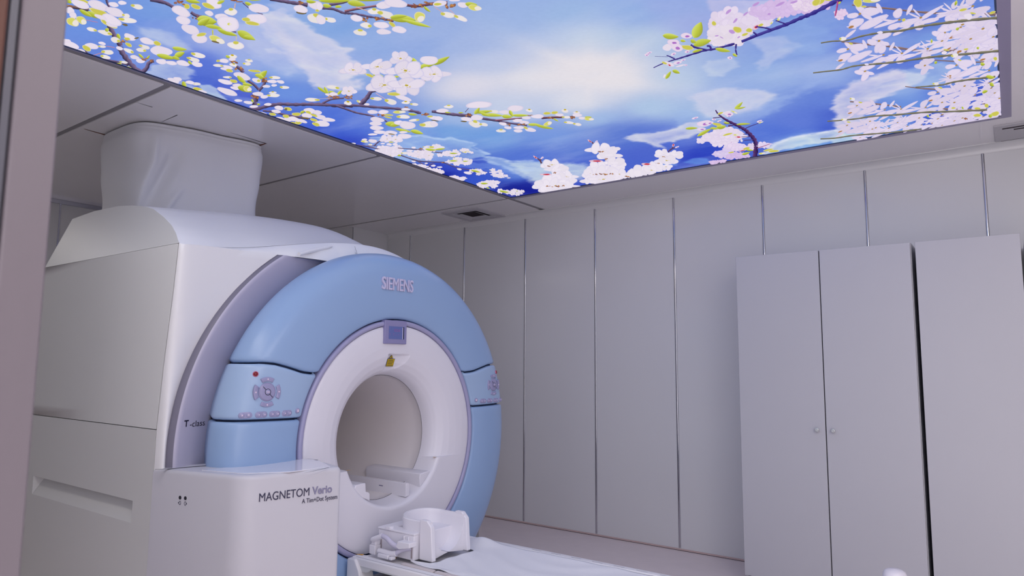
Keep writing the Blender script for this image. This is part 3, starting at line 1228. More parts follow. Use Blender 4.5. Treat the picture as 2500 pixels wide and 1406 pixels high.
# ------------------------------------------------------------------ head coil on the table
coil = thing('head_coil', 'white moulded head coil with open U-shaped cradle and two hoses on the patient table', 'head coil', (-2.42, 2.62, TZ))
b = MB()
b.box(-2.585, -2.345, 2.452, 2.80, TZ + 0.001, 0.597)
b.build('coil_base', M_COIL, coil, bevel=0.004)
b = MB()
b.box(-2.588, -2.342, 2.449, 2.515, 0.597, 0.606)
b.box(-2.588, -2.515, 2.515, 2.80, 0.597, 0.606)
b.box(-2.515, -2.342, 2.755, 2.80, 0.597, 0.606)
b.box(-2.53, -2.50, 2.444, 2.47, 0.600, 0.616)
b.build('coil_deck', M_COIL, coil, bevel=0.002)
b = MB()
for x in (-2.565, -2.358):
    b = MB()
    b.box(x - 0.0045, x + 0.0045, 2.4505, 2.4535, TZ + 0.01, 0.57)
    b.build('coil_slot', mat('slot_beige', (0.42, 0.36, 0.38, 1), 0.6, 0.3), coil)
# bowl-shaped cradle, open toward the camera side
b = MB()


def cradle_row(half, back, zz, x_open):
    pts = []
    n = 14
    for k in range(5):
        pts.append((lerp(x_open, -2.42, k / 4), 2.62 - half, zz(0)))
    for k in range(1, 24):
        a = pi * k / 24
        pts.append((-2.42 - back * sin(a), 2.62 - half * cos(a), zz(k / 24)))
    for k in range(5):
        pts.append((lerp(-2.42, x_open, k / 4), 2.62 + half, zz(1)))
    return pts


rows = []
for k in range(13):                                   # outer wall, bottom to rim
    t = k / 12
    hf = 0.135 * sqrt(max(0.0, 1 - (1 - t) ** 2 * 0.30))
    rows.append(cradle_row(hf, 0.105, lambda q, t=t: lerp(0.484, 0.655 + 0.010 * sin(q * pi), t), -2.275))
for hf, bk, zt in ((0.130, 0.10, 0.660), (0.118, 0.088, 0.660)):
    rows.append(cradle_row(hf, bk, lambda q, zt=zt: zt + 0.010 * sin(q * pi), -2.275))
for k in range(13):                                   # inner wall, rim to bottom
    t = 1 - k / 12
    e = sqrt(max(0.0, 1 - (1 - t) ** 2))
    rows.append(cradle_row(max(0.002, 0.114 * e), max(0.002, 0.084 * e), lambda q, t=t: lerp(0.500, 0.654 + 0.010 * sin(q * pi), t), -2.275))
b.grid(rows)
# front faces of the wall
n = len(rows[0])
b.poly([rows[k][0] for k in range(len(rows))])
b.poly([rows[k][n - 1] for k in range(len(rows))])
b.build('cradle', M_COIL, coil, smooth=True, angle=40)
b = MB()
for sy in (-1, 1):
    yo = 2.62 + sy * 0.128
    b = MB()
    b.prism([(-2.335, yo - 0.013, z) for z in (0.484,)] + [(-2.25, yo - 0.013, 0.484), (-2.262, yo - 0.013, 0.640), (-2.29, yo - 0.013, 0.668), (-2.335, yo - 0.013, 0.668)], (0, 0.026, 0))
    b.build('cradle_cheek', M_COIL, coil, bevel=0.004)
# hoses and plugs
b = MB()
b.tube(cmr([(-2.592, 2.415, 0.548), (-2.55, 2.415, 0.565), (-2.52, 2.415, 0.578)], 5), [0.010] + [0.0125] * 10, 12)
b.tube([(-2.545, 2.42, 0.503), (-2.50, 2.418, 0.503), (-2.455, 2.415, 0.503), (-2.425, 2.418, 0.510)], 0.014, 12)
b.build('hose_sleeve', M_COIL, coil, smooth=True, angle=50)
b = MB()
b.tube(cmr([(-2.52, 2.415, 0.578), (-2.485, 2.412, 0.572), (-2.455, 2.412, 0.555), (-2.425, 2.415, 0.545), (-2.40, 2.42, 0.545)], 6), 0.0115, 12)
b.tube(cmr([(-2.43, 2.418, 0.508), (-2.405, 2.425, 0.525), (-2.38, 2.445, 0.533), (-2.365, 2.46, 0.533)], 6), 0.011, 12)
b.build('hose', M_HOSE, coil, smooth=True, angle=50)
b = MB()
b.prism([(-2.42, 2.405, 0.545), (-2.405, 2.405, 0.572), (-2.33, 2.405, 0.572), (-2.33, 2.405, 0.55), (-2.40, 2.405, 0.535)], (0, 0.05, 0))
b.build('hose_plug', M_COIL, coil, bevel=0.003)
b = MB()
b.box(-2.605, -2.565, 2.41, 2.45, 0.482, 0.525)
b.prism([(-2.60, 2.415, 0.525), (-2.592, 2.415, 0.542), (-2.565, 2.415, 0.546), (-2.565, 2.415, 0.525)], (0, 0.03, 0))
b.build('hose_plug', M_COIL, coil, bevel=0.003)
b = MB()
b.box(-2.525, -2.455, 2.39, 2.405, 0.482, 0.500)
b.build('hose_clip', M_COIL, coil, bevel=0.003)
b = MB()
b.box(-2.45, -2.43, 2.39, 2.42, 0.482, 0.495)
b.build('hose_clip', M_COIL, coil, bevel=0.003)
b = MB()
for x in (-2.405, -2.375):
    b.tube([(x, 2.447, 0.565), (x, 2.447, 0.582)], 0.004, 8)
    b.tube([(x, 2.447, 0.582), (x, 2.447, 0.588)], 0.006, 8)
b.build('coil_latch', M_COIL, coil, smooth=True)

# ------------------------------------------------------------------ cabinets along the right wall
CY = 4.60
CT = 2.140


def knob(x, z, door):
    bb = MB()
    n = 18
    prof = [(0.006, 0.0), (0.006, 0.012), (0.012, 0.016), (0.0135, 0.022), (0.0125, 0.027), (0.008, 0.029), (0.003, 0.0275), (0.0005, 0.0275)]
    bb.grid([[(x + r * cos(2 * pi * k / n), CY - d, z + r * sin(2 * pi * k / n)) for k in range(n)] for r, d in prof], close=True)
    bb.build('knob', M_KNOB, door, smooth=True, angle=60)


def cabinet(name, label, x0, x1, doors, knobs, rear=WY - 0.02):
    t = thing(name, label, 'cabinet', (0.5 * (x0 + x1), 0.5 * (CY + rear), 0), 'tall cabinets along the right wall')
    bb = MB()
    tt = 0.018
    y0 = CY + 0.022
    bb.box(x0, x0 + tt, y0, rear, 0.0, CT)
    bb.box(x1 - tt, x1, y0, rear, 0.0, CT)
    bb.box(x0 + tt, x1 - tt, y0, rear, CT - tt, CT)
    bb.box(x0 + tt, x1 - tt, y0, rear, 0.07, 0.088)
    bb.box(x0 + tt, x1 - tt, rear - 0.01, rear, 0.088, CT - tt)
    bb.box(x0 + tt, x1 - tt, y0 + 0.04, y0 + 0.055, 0.0, 0.07)
    bb.build('carcass', M_CAB, t)
    bb = MB()
    bb.box(x0 + 0.006, x1 - 0.006, y0 - 0.002, y0 + 0.0005, 0.09, CT - 0.004)
    bb.build('door_seal', M_CABI, t)
    for (a, c) in doors:
        bb = MB()
        bb.box(a, c, CY, CY + 0.019, 0.075, CT)
        d = bb.build('door', M_CAB, t, bevel=0.0012, bseg=2)
        for kx, kz in knobs:
            if a < kx < c:
                knob(kx, kz, d)
    return t


cabinet('tall_cabinet', 'tall white two-door cabinet with two small round knobs, against the right wall', -1.474, -0.446, [(-1.474, -0.9550), (-0.9490, -0.4500)], [(-1.000, 1.022), (-0.908, 1.022)])
cabinet('tall_cabinet', 'tall white knobless cabinet right of the two-door cabinet with knobs', -0.424, 0.072, [(-0.424, 0.072)], [])
cabinet('tall_cabinet', 'tall white cabinet cut by the right edge of the photo, only a sliver showing', 0.094, 0.60, [(0.094, 0.60)], [])

# rounded white top of a cylinder that stands in front of the cabinets
cyl = thing('gas_cylinder', 'white round-topped cylinder just showing at the bottom in front of the cabinets', 'cylinder', (-0.40, 3.0, 0))
cp = on_y(2184, 1388, 3.0)
b = MB()
n = 32
rr = 0.042
prof = [(rr, 0.0), (rr, cp.z - 0.035), (rr * 0.97, cp.z - 0.022), (rr * 0.85, cp.z - 0.010), (rr * 0.6, cp.z - 0.003), (0.001, cp.z)]
cyl.location = (cp.x, 3.0, 0)
b.grid([[(cp.x + r * cos(2 * pi * k / n), 3.0 + r * sin(2 * pi * k / n), z) for k in range(n)] for r, z in prof], close=True)
b.build('cylinder_body', mat('cylinder_white', (0.62, 0.60, 0.68, 1), 0.35, 0.4), cyl, smooth=True, angle=60)

# ------------------------------------------------------------------ ceiling vents
v = thing('ceiling_vent', 'square white air vent in the ceiling beside the corner of the light panel', 'vent', (-4.03, 4.93, CZ), 'air vents in the ceiling')
b = MB()
vx, vy, hv = -4.03, 4.92, 0.215
rows = []
for h_, z in ((hv, CZ), (hv, CZ - 0.012), (0.150, CZ - 0.014), (0.146, CZ - 0.008)):
    rows.append([(vx - h_, vy - h_, z), (vx + h_, vy - h_, z), (vx + h_, vy + h_, z), (vx - h_, vy + h_, z)])
b.grid(rows, close=True)
b.build('vent_frame', M_VENT, v)
for (h_, h2, za, zb_) in ((0.143, 0.116, -0.010, -0.003), (0.112, 0.078, -0.012, -0.003)):
    b = MB()
    rows = [[(vx - q, vy - q, z), (vx + q, vy - q, z), (vx + q, vy + q, z), (vx - q, vy + q, z)] for q, z in ((h_, CZ + za), (h2, CZ + zb_))]
    b.grid(rows, close=True)
    b.build('vent_louvre', M_VENT, v)
b = MB()
b.poly([(vx - 0.15, vy - 0.15, CZ - 0.001), (vx + 0.15, vy - 0.15, CZ - 0.001), (vx + 0.15, vy + 0.15, CZ - 0.001), (vx - 0.15, vy + 0.15, CZ - 0.001)])
b.build('vent_throat', M_SLOT, v)

v = thing('ceiling_vent', 'slatted air vent in the ceiling above the cabinets at the right edge', 'vent', (0.4, 4.95, CZ), 'air vents in the ceiling')
b = MB()
b.box(-0.01, 0.85, 4.77, 5.10, CZ - 0.008, CZ)
b.build('vent_frame', M_VENT, v, bevel=0.002, bseg=2)
b = MB()
for k in range(3):
    y = 4.825 + 0.045 * k
    b.box(0.03 + 0.055 * k, 0.80, y, y + 0.018, CZ - 0.0092, CZ - 0.0078)
b.box(0.02, 0.82, 5.099, 5.104, CZ - 0.008, CZ - 0.001)
b.build('vent_slot', M_SLOT, v)

# ------------------------------------------------------------------ backlit sky picture in the ceiling
LF = 1.06                       # brightness of the lamps behind the printed film
ZF = CZ + 0.004                # film height
mural = thing('light_ceiling', 'large backlit ceiling panel printed with blue sky, clouds and white blossom branches', 'light panel', (0.5 * (MX0 + MX1), 0.5 * (MY0 + MY1), CZ))
b = MB()
for (x0, x1, y0, y1) in ((MX0 - 0.013, MX0, MY0 - FR, MY1 + FR), (MX1, MX1 + FR, MY0 - FR, MY1 + FR), (MX0, MX1, MY1, MY1 + FR), (MX0, MX1, MY0 - FR, MY0)):
    b.box(x0, x1, y0, y1, CZ - 0.001, CZ + 0.03)
b.build('panel_frame', M_FRAME, mural)
b = MB()
e = 0.007
for (x0, x1, y0, y1) in ((MX0, MX0 + e, MY0, MY1), (MX1 - e, MX1, MY0, MY1), (MX0, MX1, MY1 - e, MY1), (MX0, MX1, MY0, MY0 + e)):
    b.box(x0, x1, y0, y1, CZ - 0.0005, CZ + 0.03)
b.build('inner_edge', M_GAPB, mural)

mp = bpy.data.materials.new('printed_film')
mp.use_nodes = True
nt = mp.node_tree
nt.nodes.clear()
at = nt.nodes.new('ShaderNodeAttribute')
at.attribute_name = 'print'
em = nt.nodes.new('ShaderNodeEmission')
em.inputs['Strength'].default_value = LF
mo = nt.nodes.new('ShaderNodeOutputMaterial')
nt.links.new(at.outputs['Color'], em.inputs['Color'])
nt.links.new(em.outputs[0], mo.inputs['Surface'])


def np_lin(c):
    c = np.clip(c, 0, 255) / 255.0
    return np.where(c <= 0.04045, c / 12.92, ((c + 0.055) / 1.055) ** 2.4)


def vnoise(x, y, seed):
    """value noise"""
    xi = np.floor(x).astype(np.int64)
    yi = np.floor(y).astype(np.int64)
    fx = x - xi
    fy = y - yi
    fx = fx * fx * (3 - 2 * fx)
    fy = fy * fy * (3 - 2 * fy)

    def h(a, c):
        n = (a * 374761393 + c * 668265263 + seed * 982451653) & 0x7fffffff
        n = ((n ^ (n >> 13)) * 1274126177) & 0x7fffffff
        n = n ^ (n >> 16)
        return (n & 0xffff) / 65535.0
    return (h(xi, yi) * (1 - fx) + h(xi + 1, yi) * fx) * (1 - fy) + (h(xi, yi + 1) * (1 - fx) + h(xi + 1, yi + 1) * fx) * fy


def fbm(x, y, seed, o=5, ridged=False):
    t = 0.0
    a = 0.5
    for k in range(o):
        n = vnoise(x, y, seed + k)
        t = t + a * (np.abs(n * 2 - 1) if ridged else n)
        x = x * 2.03 + 3.1
        y = y * 2.03 + 1.7
        a *= 0.5
    return t


# colours of the printed sky, read at places on the picture
SKY = [(170, 200, 112, 142, 217), (250, 60, 107, 142, 217), (300, 150, 94, 124, 209), (400, 30, 117, 152, 217), (400, 80, 112, 142, 217), (480, 160, 87, 112, 207), (480, 200, 74, 100, 200),
       (540, 100, 162, 174, 222), (600, 150, 147, 167, 222), (540, 230, 67, 87, 194), (640, 110, 162, 173, 222), (700, 170, 130, 160, 220), (780, 150, 150, 168, 222), (760, 60, 128, 162, 218), (720, 30, 128, 160, 220),
       (850, 80, 125, 160, 217), (900, 100, 130, 160, 217), (880, 190, 132, 160, 216), (1000, 100, 138, 163, 218), (1050, 60, 145, 168, 218), (1150, 100, 155, 175, 220), (1200, 150, 178, 190, 222), (1250, 60, 148, 173, 220),
       (1300, 0, 148, 173, 220), (1400, 30, 148, 176, 220), (1450, 90, 178, 196, 222), (1440, 170, 220, 215, 222), (1300, 190, 207, 209, 224), (1150, 210, 207, 206, 223), (1130, 285, 150, 175, 220), (1250, 260, 186, 198, 224), (1400, 245, 205, 210, 225), (1500, 190, 220, 217, 224),
       (1560, 100, 165, 188, 220), (1550, 30, 138, 168, 220), (1620, 20, 145, 165, 220), (1650, 190, 172, 192, 222), (1600, 260, 160, 188, 222), (1700, 60, 150, 165, 220), (1450, 285, 146, 175, 221), (1500, 325, 88, 118, 203), (1350, 330, 112, 146, 216), (1200, 330, 108, 152, 216),
       (1100, 320, 112, 156, 216), (1000, 325, 104, 142, 215), (1400, 360, 84, 115, 204), (1300, 390, 80, 112, 206), (1250, 430, 90, 125, 210), (1000, 370, 118, 152, 220), (870, 310, 82, 112, 210), (830, 330, 62, 92, 200), (800, 300, 82, 116, 211), (850, 345, 50, 70, 187), (790, 315, 60, 84, 196),
       (700, 230, 108, 143, 217), (640, 215, 98, 138, 215), (600, 240, 70, 87, 196), (565, 222, 74, 92, 198), (1100, 410, 55, 75, 192), (1070, 430, 22, 32, 145), (1150, 440, 55, 85, 197), (1290, 465, 22, 30, 142), (1250, 470, 20, 26, 135), (1400, 400, 76, 102, 202), (1430, 430, 62, 82, 192),
       (1560, 385, 72, 96, 198), (1540, 335, 76, 106, 200), (1600, 372, 74, 98, 198), (1700, 260, 150, 178, 220), (1800, 220, 136, 164, 220), (1880, 180, 141, 169, 220), (1950, 120, 128, 156, 217), (2000, 60, 111, 142, 214), (2080, 100, 100, 126, 214), (2000, 240, 98, 126, 209), (1950, 290, 94, 120, 209),
       (2050, 275, 74, 98, 197), (1900, 320, 80, 110, 207), (1850, 330, 86, 116, 209), (1750, 372, 44, 66, 185), (1700, 390, 42, 60, 182), (1800, 250, 154, 177, 223), (2000, 180, 144, 167, 221), (2100, 220, 98, 124, 209), (2150, 30, 80, 108, 200), (2250, 60, 72, 102, 199), (2300, 100, 96, 136, 214), (2200, 160, 76, 104, 203),
       (2250, 200, 124, 154, 217), (2200, 225, 134, 164, 220), (2300, 225, 88, 118, 209), (2350, 160, 116, 146, 214), (2400, 230, 66, 86, 194), (2250, 262, 104, 142, 216), (2150, 300, 108, 148, 217), (2080, 330, 114, 164, 223), (1950, 350, 128, 174, 227), (1850, 362, 68, 92, 197), (2300, 290, 58, 80, 190), (2030, 310, 66, 90, 197), (1640, 340, 80, 106, 204)]

# clouds: outline in picture pixels, colour, opacity, softness, raggedness
CLOUDS = [
    ([(620, 40), (700, 20), (760, 70), (800, 92), (835, 108), (868, 122), (846, 130), (868, 160), (882, 178), (852, 186), (876, 197), (878, 212), (845, 224), (780, 212), (740, 178), (690, 120)], (212, 208, 228), 0.85, 14, 16),
    ([(330, 62), (420, 80), (468, 122), (440, 126), (340, 84)], (200, 205, 230), 0.55, 16, 14),
    ([(380, 160), (430, 148), (465, 165), (482, 185), (442, 196), (476, 212), (470, 224), (400, 206), (345, 186)], (190, 200, 232), 0.75, 9, 12),
    ([(485, 206), (520, 212), (550, 242), (540, 250), (490, 226)], (190, 205, 235), 0.8, 6, 8),
    ([(648, 120), (670, 116), (690, 126), (684, 132), (652, 130)], (208, 208, 228), 0.7, 7, 6),
    ([(700, 0), (780, 0), (730, 30), (690, 40), (640, 10)], (180, 190, 226), 0.7, 16, 12),
    ([(820, 180), (870, 172), (860, 190), (830, 196)], (220, 216, 230), 0.7, 12, 8),
    ([(1730, 0), (1738, 18), (1752, 32), (1790, 45), (1860, 30), (1960, 0)], (188, 186, 222), 0.85, 10, 9),
    ([(1826, 92), (1850, 112), (1870, 128), (1867, 141), (1838, 168), (1858, 172), (1890, 150), (1960, 112), (1915, 88)], (190, 196, 226), 0.62, 12, 9),
    ([(1705, 160), (1725, 150), (1790, 140), (1800, 160), (1760, 188), (1730, 182)], (196, 204, 226), 0.6, 12, 12),
    ([(1690, 236), (1705, 226), (1760, 214), (1850, 218), (1900, 230), (1850, 268), (1800, 274), (1760, 288), (1722, 290), (1700, 268)], (208, 206, 228), 0.75, 16, 10),
    ([(1636, 285), (1665, 270), (1700, 275), (1760, 290), (1720, 320), (1660, 318)], (150, 176, 220), 0.5, 14, 10),
    ([(1525, 337), (1545, 328), (1600, 325), (1640, 318), (1680, 296), (1722, 296), (1712, 326), (1650, 344), (1612, 352), (1624, 362), (1598, 358), (1575, 350), (1545, 346)], (206, 206, 228), 0.9, 7, 6),
    ([(905, 338), (1000, 331), (1060, 338), (1100, 341), (1164, 351), (1154, 358), (1192, 376), (1150, 392), (1050, 396), (950, 386), (890, 352)], (158, 184, 230), 0.7, 6, 6),
    ([(1180, 382), (1230, 388), (1245, 394), (1300, 393), (1345, 396), (1330, 415), (1300, 416), (1235, 412), (1200, 402)], (165, 190, 232), 0.7, 7, 7),
    ([(1260, 405), (1310, 412), (1400, 400), (1450, 410), (1430, 428), (1390, 436), (1330, 448), (1300, 440)], (190, 208, 236), 0.7, 9, 8),
    ([(1020, 378), (1140, 396), (1230, 402), (1260, 424), (1160, 412), (1060, 396)], (120, 150, 222), 0.5, 9, 8),
    ([(2028, 262), (2034, 238), (2060, 214), (2090, 198), (2122, 186), (2180, 170), (2262, 178), (2240, 205), (2170, 232), (2105, 262), (2120, 296), (2062, 318), (2030, 338), (2046, 312), (2028, 296), (2044, 286), (2030, 274)], (206, 202, 230), 0.97, 10, 9),
    ([(1868, 377), (1890, 352), (1930, 336), (1984, 326), (2052, 316), (2070, 332), (2000, 350), (1930, 362)], (206, 216, 236), 0.9, 7, 6),
    ([(2030, 340), (2060, 320), (2110, 330), (2090, 346), (2040, 352)], (200, 215, 236), 0.8, 7, 5),
    ([(1665, 398), (1690, 386), (1724, 386), (1738, 396), (1700, 402)], (96, 140, 218), 0.8, 6, 5),
    ([(1770, 300), (1850, 262), (1960, 210), (2010, 190), (1990, 215), (1900, 262), (1830, 300)], (150, 172, 222), 0.55, 16, 14),
    ([(1880, 60), (1960, 40), (2040, 90), (2010, 130), (1940, 130)], (140, 168, 220), 0.5, 18, 14),
    ([(560, 60), (640, 50), (700, 110), (740, 180), (700, 190), (620, 140)], (176, 186, 226), 0.6, 18, 14),
    ([(1230, 392), (1330, 398), (1420, 398), (1470, 412), (1420, 440), (1340, 452), (1290, 446)], (196, 208, 236), 0.6, 10, 9),
    ([(2200, 170), (2300, 150), (2340, 190), (2280, 215), (2220, 210)], (170, 190, 228), 0.6, 12, 10),
    ([(500, 224), (560, 240), (620, 262), (640, 250), (600, 240)], (170, 195, 235), 0.3, 10, 8),
    ([(1580, 400), (1640, 384), (1662, 390), (1650, 402), (1600, 412)], (120, 158, 222), 0.7, 8, 6),
]
# bright thin rims along some cloud tops
RIMS = [([(905, 337), (1000, 332), (1030, 331), (1060, 338), (1085, 340), (1100, 336), (1120, 342), (1164, 351), (1154, 358), (1192, 376)], (190, 210, 238), 0.6, 2.2),
        ([(1190, 383), (1230, 388), (1245, 394), (1300, 392)], (190, 208, 238), 0.5, 2.0),
        ([(1140, 392), (1180, 389), (1220, 402), (1255, 414), (1300, 416)], (180, 200, 236), 0.45, 2.5),
        ([(1868, 376), (1890, 352), (1930, 336), (1984, 326), (2052, 317)], (225, 228, 240), 0.6, 3)]


def px_of(X, Y):
    """picture pixels of film points (arrays)"""
    Z = ZF - H
    c0 = RM[0].x * X + RM[0].y * Y + RM[0].z * Z
    c1 = RM[1].x * X + RM[1].y * Y + RM[1].z * Z
    c2 = np.maximum(RM[2].x * X + RM[2].y * Y + RM[2].z * Z, 0.15)
    return 1250 + F_PX * c0 / c2, 703 - F_PX * c1 / c2


def poly_sd(px, py, poly, ysc):
    """signed distance (negative inside), y stretched by ysc"""
    d = np.full(px.shape, 1e9)
    inside = np.zeros(px.shape, bool)
    n = len(poly)
    yy = py * ysc
    for i in range(n):
        ax, ay = poly[i]
        bx, by = poly[(i + 1) % n]
        ay *= ysc
        by *= ysc
        vx, vy = bx - ax, by - ay
        t = np.clip(((px - ax) * vx + (yy - ay) * vy) / (vx * vx + vy * vy + 1e-9), 0, 1)
        d = np.minimum(d, np.hypot(px - ax - t * vx, yy - ay - t * vy))
        c = ((ay > yy) != (by > yy)) & (px < (bx - ax) * (yy - ay) / (by - ay + 1e-12) + ax)
        inside ^= c
    return np.where(inside, -d, d)


NX, NY = 500, 580
gx = np.linspace(MX0 + 0.002, MX1 - 0.002, NX)
gy = np.linspace(MY0 + 0.002, MY1 - 0.002, NY)
GX, GY = np.meshgrid(gx, gy)
PX, PY = px_of(GX, GY)
PX = np.clip(PX, -900, 3400)
PYc = np.clip(PY, -300, 520)
num = np.zeros(GX.shape + (3,))
den = np.zeros(GX.shape)
warp = (fbm(GX * 2.2, GY * 2.2, 11) - 0.5)
wx = PX + 60 * warp
wy = PYc + 26 * (fbm(GX * 2.2 + 9, GY * 2.2, 23) - 0.5)
for (sx, sy, r_, g_, b_) in SKY:
    d2 = ((wx - sx) / 60.0) ** 2 + ((wy - sy) / 24.0) ** 2
    wgt = 1.0 / (d2 + 0.35) ** 1.7
    num += wgt[..., None] * np.array([r_, g_, b_], float)
    den += wgt
col = num / den[..., None]
# sun glow with faint rays
ang = np.arctan2((PYc - 178) * 1.8, PX - 1440)
rad = np.hypot((PX - 1440) / 1.25, (PYc - 178) * 1.8)
rays = 0
for a0, wd_, ln_ in ((-2.45, 0.16, 210), (-0.80, 0.16, 190), (1.62, 0.12, 150), (0.35, 0.2, 190), (2.7, 0.22, 200), (-1.6, 0.2, 120), (3.0, 0.15, 260)):
    da = np.angle(np.exp(1j * (ang - a0)))
    rays = rays + np.exp(-(da / wd_) ** 2) * np.exp(-(rad / ln_) ** 2) * 0.5
core = np.exp(-(rad / 104) ** 2) * 0.8 + np.exp(-(rad / 240) ** 2) * 0.22
a = np.clip(rays * (1 - core) + core, 0, 0.95)[..., None]
col = col * (1 - a) + np.array([223, 218, 224]) * a
# light veils
veil = np.clip(fbm(GX * 1.6 + 0.6 * GY, GY * 4.2, 41) - 0.48, 0, 1) * 1.1
veil = veil * np.clip((PX - 120) / 200, 0, 1)
a = np.clip(veil, 0, 0.35)[..., None]
col = col * (1 - a) + np.array([190, 200, 228]) * a
rag0 = fbm(GX * 4.5, GY * 4.5, 77, 3) - 0.45
rag1 = fbm(GX * 10, GY * 10, 77, 5, True) - 0.33
rag2 = fbm(GX * 26, GY * 26, 91, 4) - 0.47
inner = fbm(GX * 4.2, GY * 4.2, 55, 6)
bill = 1 - fbm(GX * 7, GY * 7, 131, 4, True) * 1.25
for poly, cc, op, soft, rag in CLOUDS:
    ysc = 2.0
    xs_ = [p[0] for p in poly]
    ys_ = [p[1] for p in poly]
    msk = (PX > min(xs_) - 80) & (PX < max(xs_) + 80) & (PYc > min(ys_) - 50) & (PYc < max(ys_) + 50)
    if not msk.any():
        continue
    sd = poly_sd(PX[msk], PYc[msk], poly, ysc)
    sd = sd + rag * (2.2 * rag0[msk] + 2.2 * rag1[msk] + 1.3 * rag2[msk])
    t = np.clip(0.5 - sd / (1.6 * soft), 0, 1)
    t = t * t * (3 - 2 * t)
    depth = np.clip(-sd / (soft * 6), 0, 1)
    body = np.clip(0.35 + 1.1 * (inner[msk] - 0.30) + 0.5 * (bill[msk] - 0.5), 0.28, 1)
    a = (op * t * ((1 - depth) * 0.95 + depth * body))[..., None]
    glow = (np.clip(bill[msk] - 0.45, 0, 0.5) * 22)[..., None]
    col[msk] = col[msk] * (1 - a) + np.minimum(np.array(cc, float) + glow, 226) * a
for line, cc, op, wd in RIMS:
    dmin = np.full(PX.shape, 1e9)
    for (ax, ay), (bx, by) in zip(line, line[1:]):
        vx, vy = bx - ax, (by - ay) * 2
        t = np.clip(((PX - ax) * vx + (PYc - ay) * 2 * vy) / (vx * vx + vy * vy), 0, 1)
        dmin = np.minimum(dmin, np.hypot(PX - ax - t * vx, (PYc - ay) * 2 - t * vy))
    dmin = np.abs(dmin + 9 * rag1 + 5 * rag2)
    a = (op * np.exp(-(dmin / (wd * 1.8)) ** 2))[..., None]
    col = col * (1 - a) + np.array(cc, float) * a
# slight fine grain of the print
col = col + ((vnoise(GX * 90, GY * 90, 5) - 0.5) * 3)[..., None]

film_v = np.stack([GX.ravel(), GY.ravel(), np.full(GX.size, ZF)], 1)
idx = np.arange(NX * NY).reshape(NY, NX)
film_f = np.stack([idx[:-1, :-1].ravel(), idx[1:, :-1].ravel(), idx[1:, 1:].ravel(), idx[:-1, 1:].ravel()], 1)
film_c = np_lin(col.reshape(-1, 3))

# ---- printed blossoms, leaves and twigs: flat ink shapes a hair below the film
PV, PC, PF = [], [], []
LAY = [0]


def ink(pts, cols, faces):
    """pts in picture pixels"""
    LAY[0] += 1
    z = ZF - 0.0006 - LAY[0] * 0.0000016
    o = len(PV)
    for (x, y), c in zip(pts, cols):
        p = on_z(x, y, z)
        PV.append((min(max(p.x, MX0 + 0.001), MX1 - 0.001), min(max(p.y, MY0 + 0.001), MY1 - 0.001), z))
        PC.append(c)
    for f in faces:
        PF.append(tuple(i + o for i in f))


RN = random.Random(21)


def jit(c, k=5):
    d = RN.uniform(-k, k)
    return (c[0] + d, c[1] + d, c[2] + d)


def blob(x, y, L, W, ang, rim, mid, n=20, egg=0.0, wob=0.08):
    """soft filled oval; egg shifts the widest place"""
    ca, sa = cos(radians(ang)), sin(radians(ang))
    ph = RN.uniform(0, 6.28)
    pts = [(x, y)]
    for k in range(n):
        t = 2 * pi * k / n
        u = cos(t) * L / 2
        v = sin(t) * W / 2 * (1 + egg * cos(t)) * (1 + wob * sin(3 * t + ph) + 0.7 * wob * sin(2 * t + 2 * ph))
        u *= 1 + wob * sin(2 * t + 1.7 * ph)
        pts.append((x + u * ca - v * sa, y + u * sa + v * ca))
    # inner ring so the rim stays narrow
    for k in range(n):
        px_, py_ = pts[1 + k]
        pts.append((lerp(x, px_, 0.78), lerp(y, py_, 0.78)))
    cols = [mid] + [rim] * n + [mid] * n
    faces = []
    for k in range(n):
        j = (k + 1) % n
        faces.append((0, 1 + n + k, 1 + n + j))
        faces.append((1 + n + k, 1 + k, 1 + j, 1 + n + j))
    ink(pts, cols, faces)


WH = (224, 214, 228)
WHR = (212, 202, 226)
CREAM = (226, 220, 218)
YG = (198, 192, 84)
GR = (176, 196, 48)
GRD = (128, 142, 40)
GOLD = (190, 165, 35)
ORG = (186, 128, 70)
BRN = (92, 62, 66)
LIL = (198, 176, 222)
PINK = (222, 198, 226)


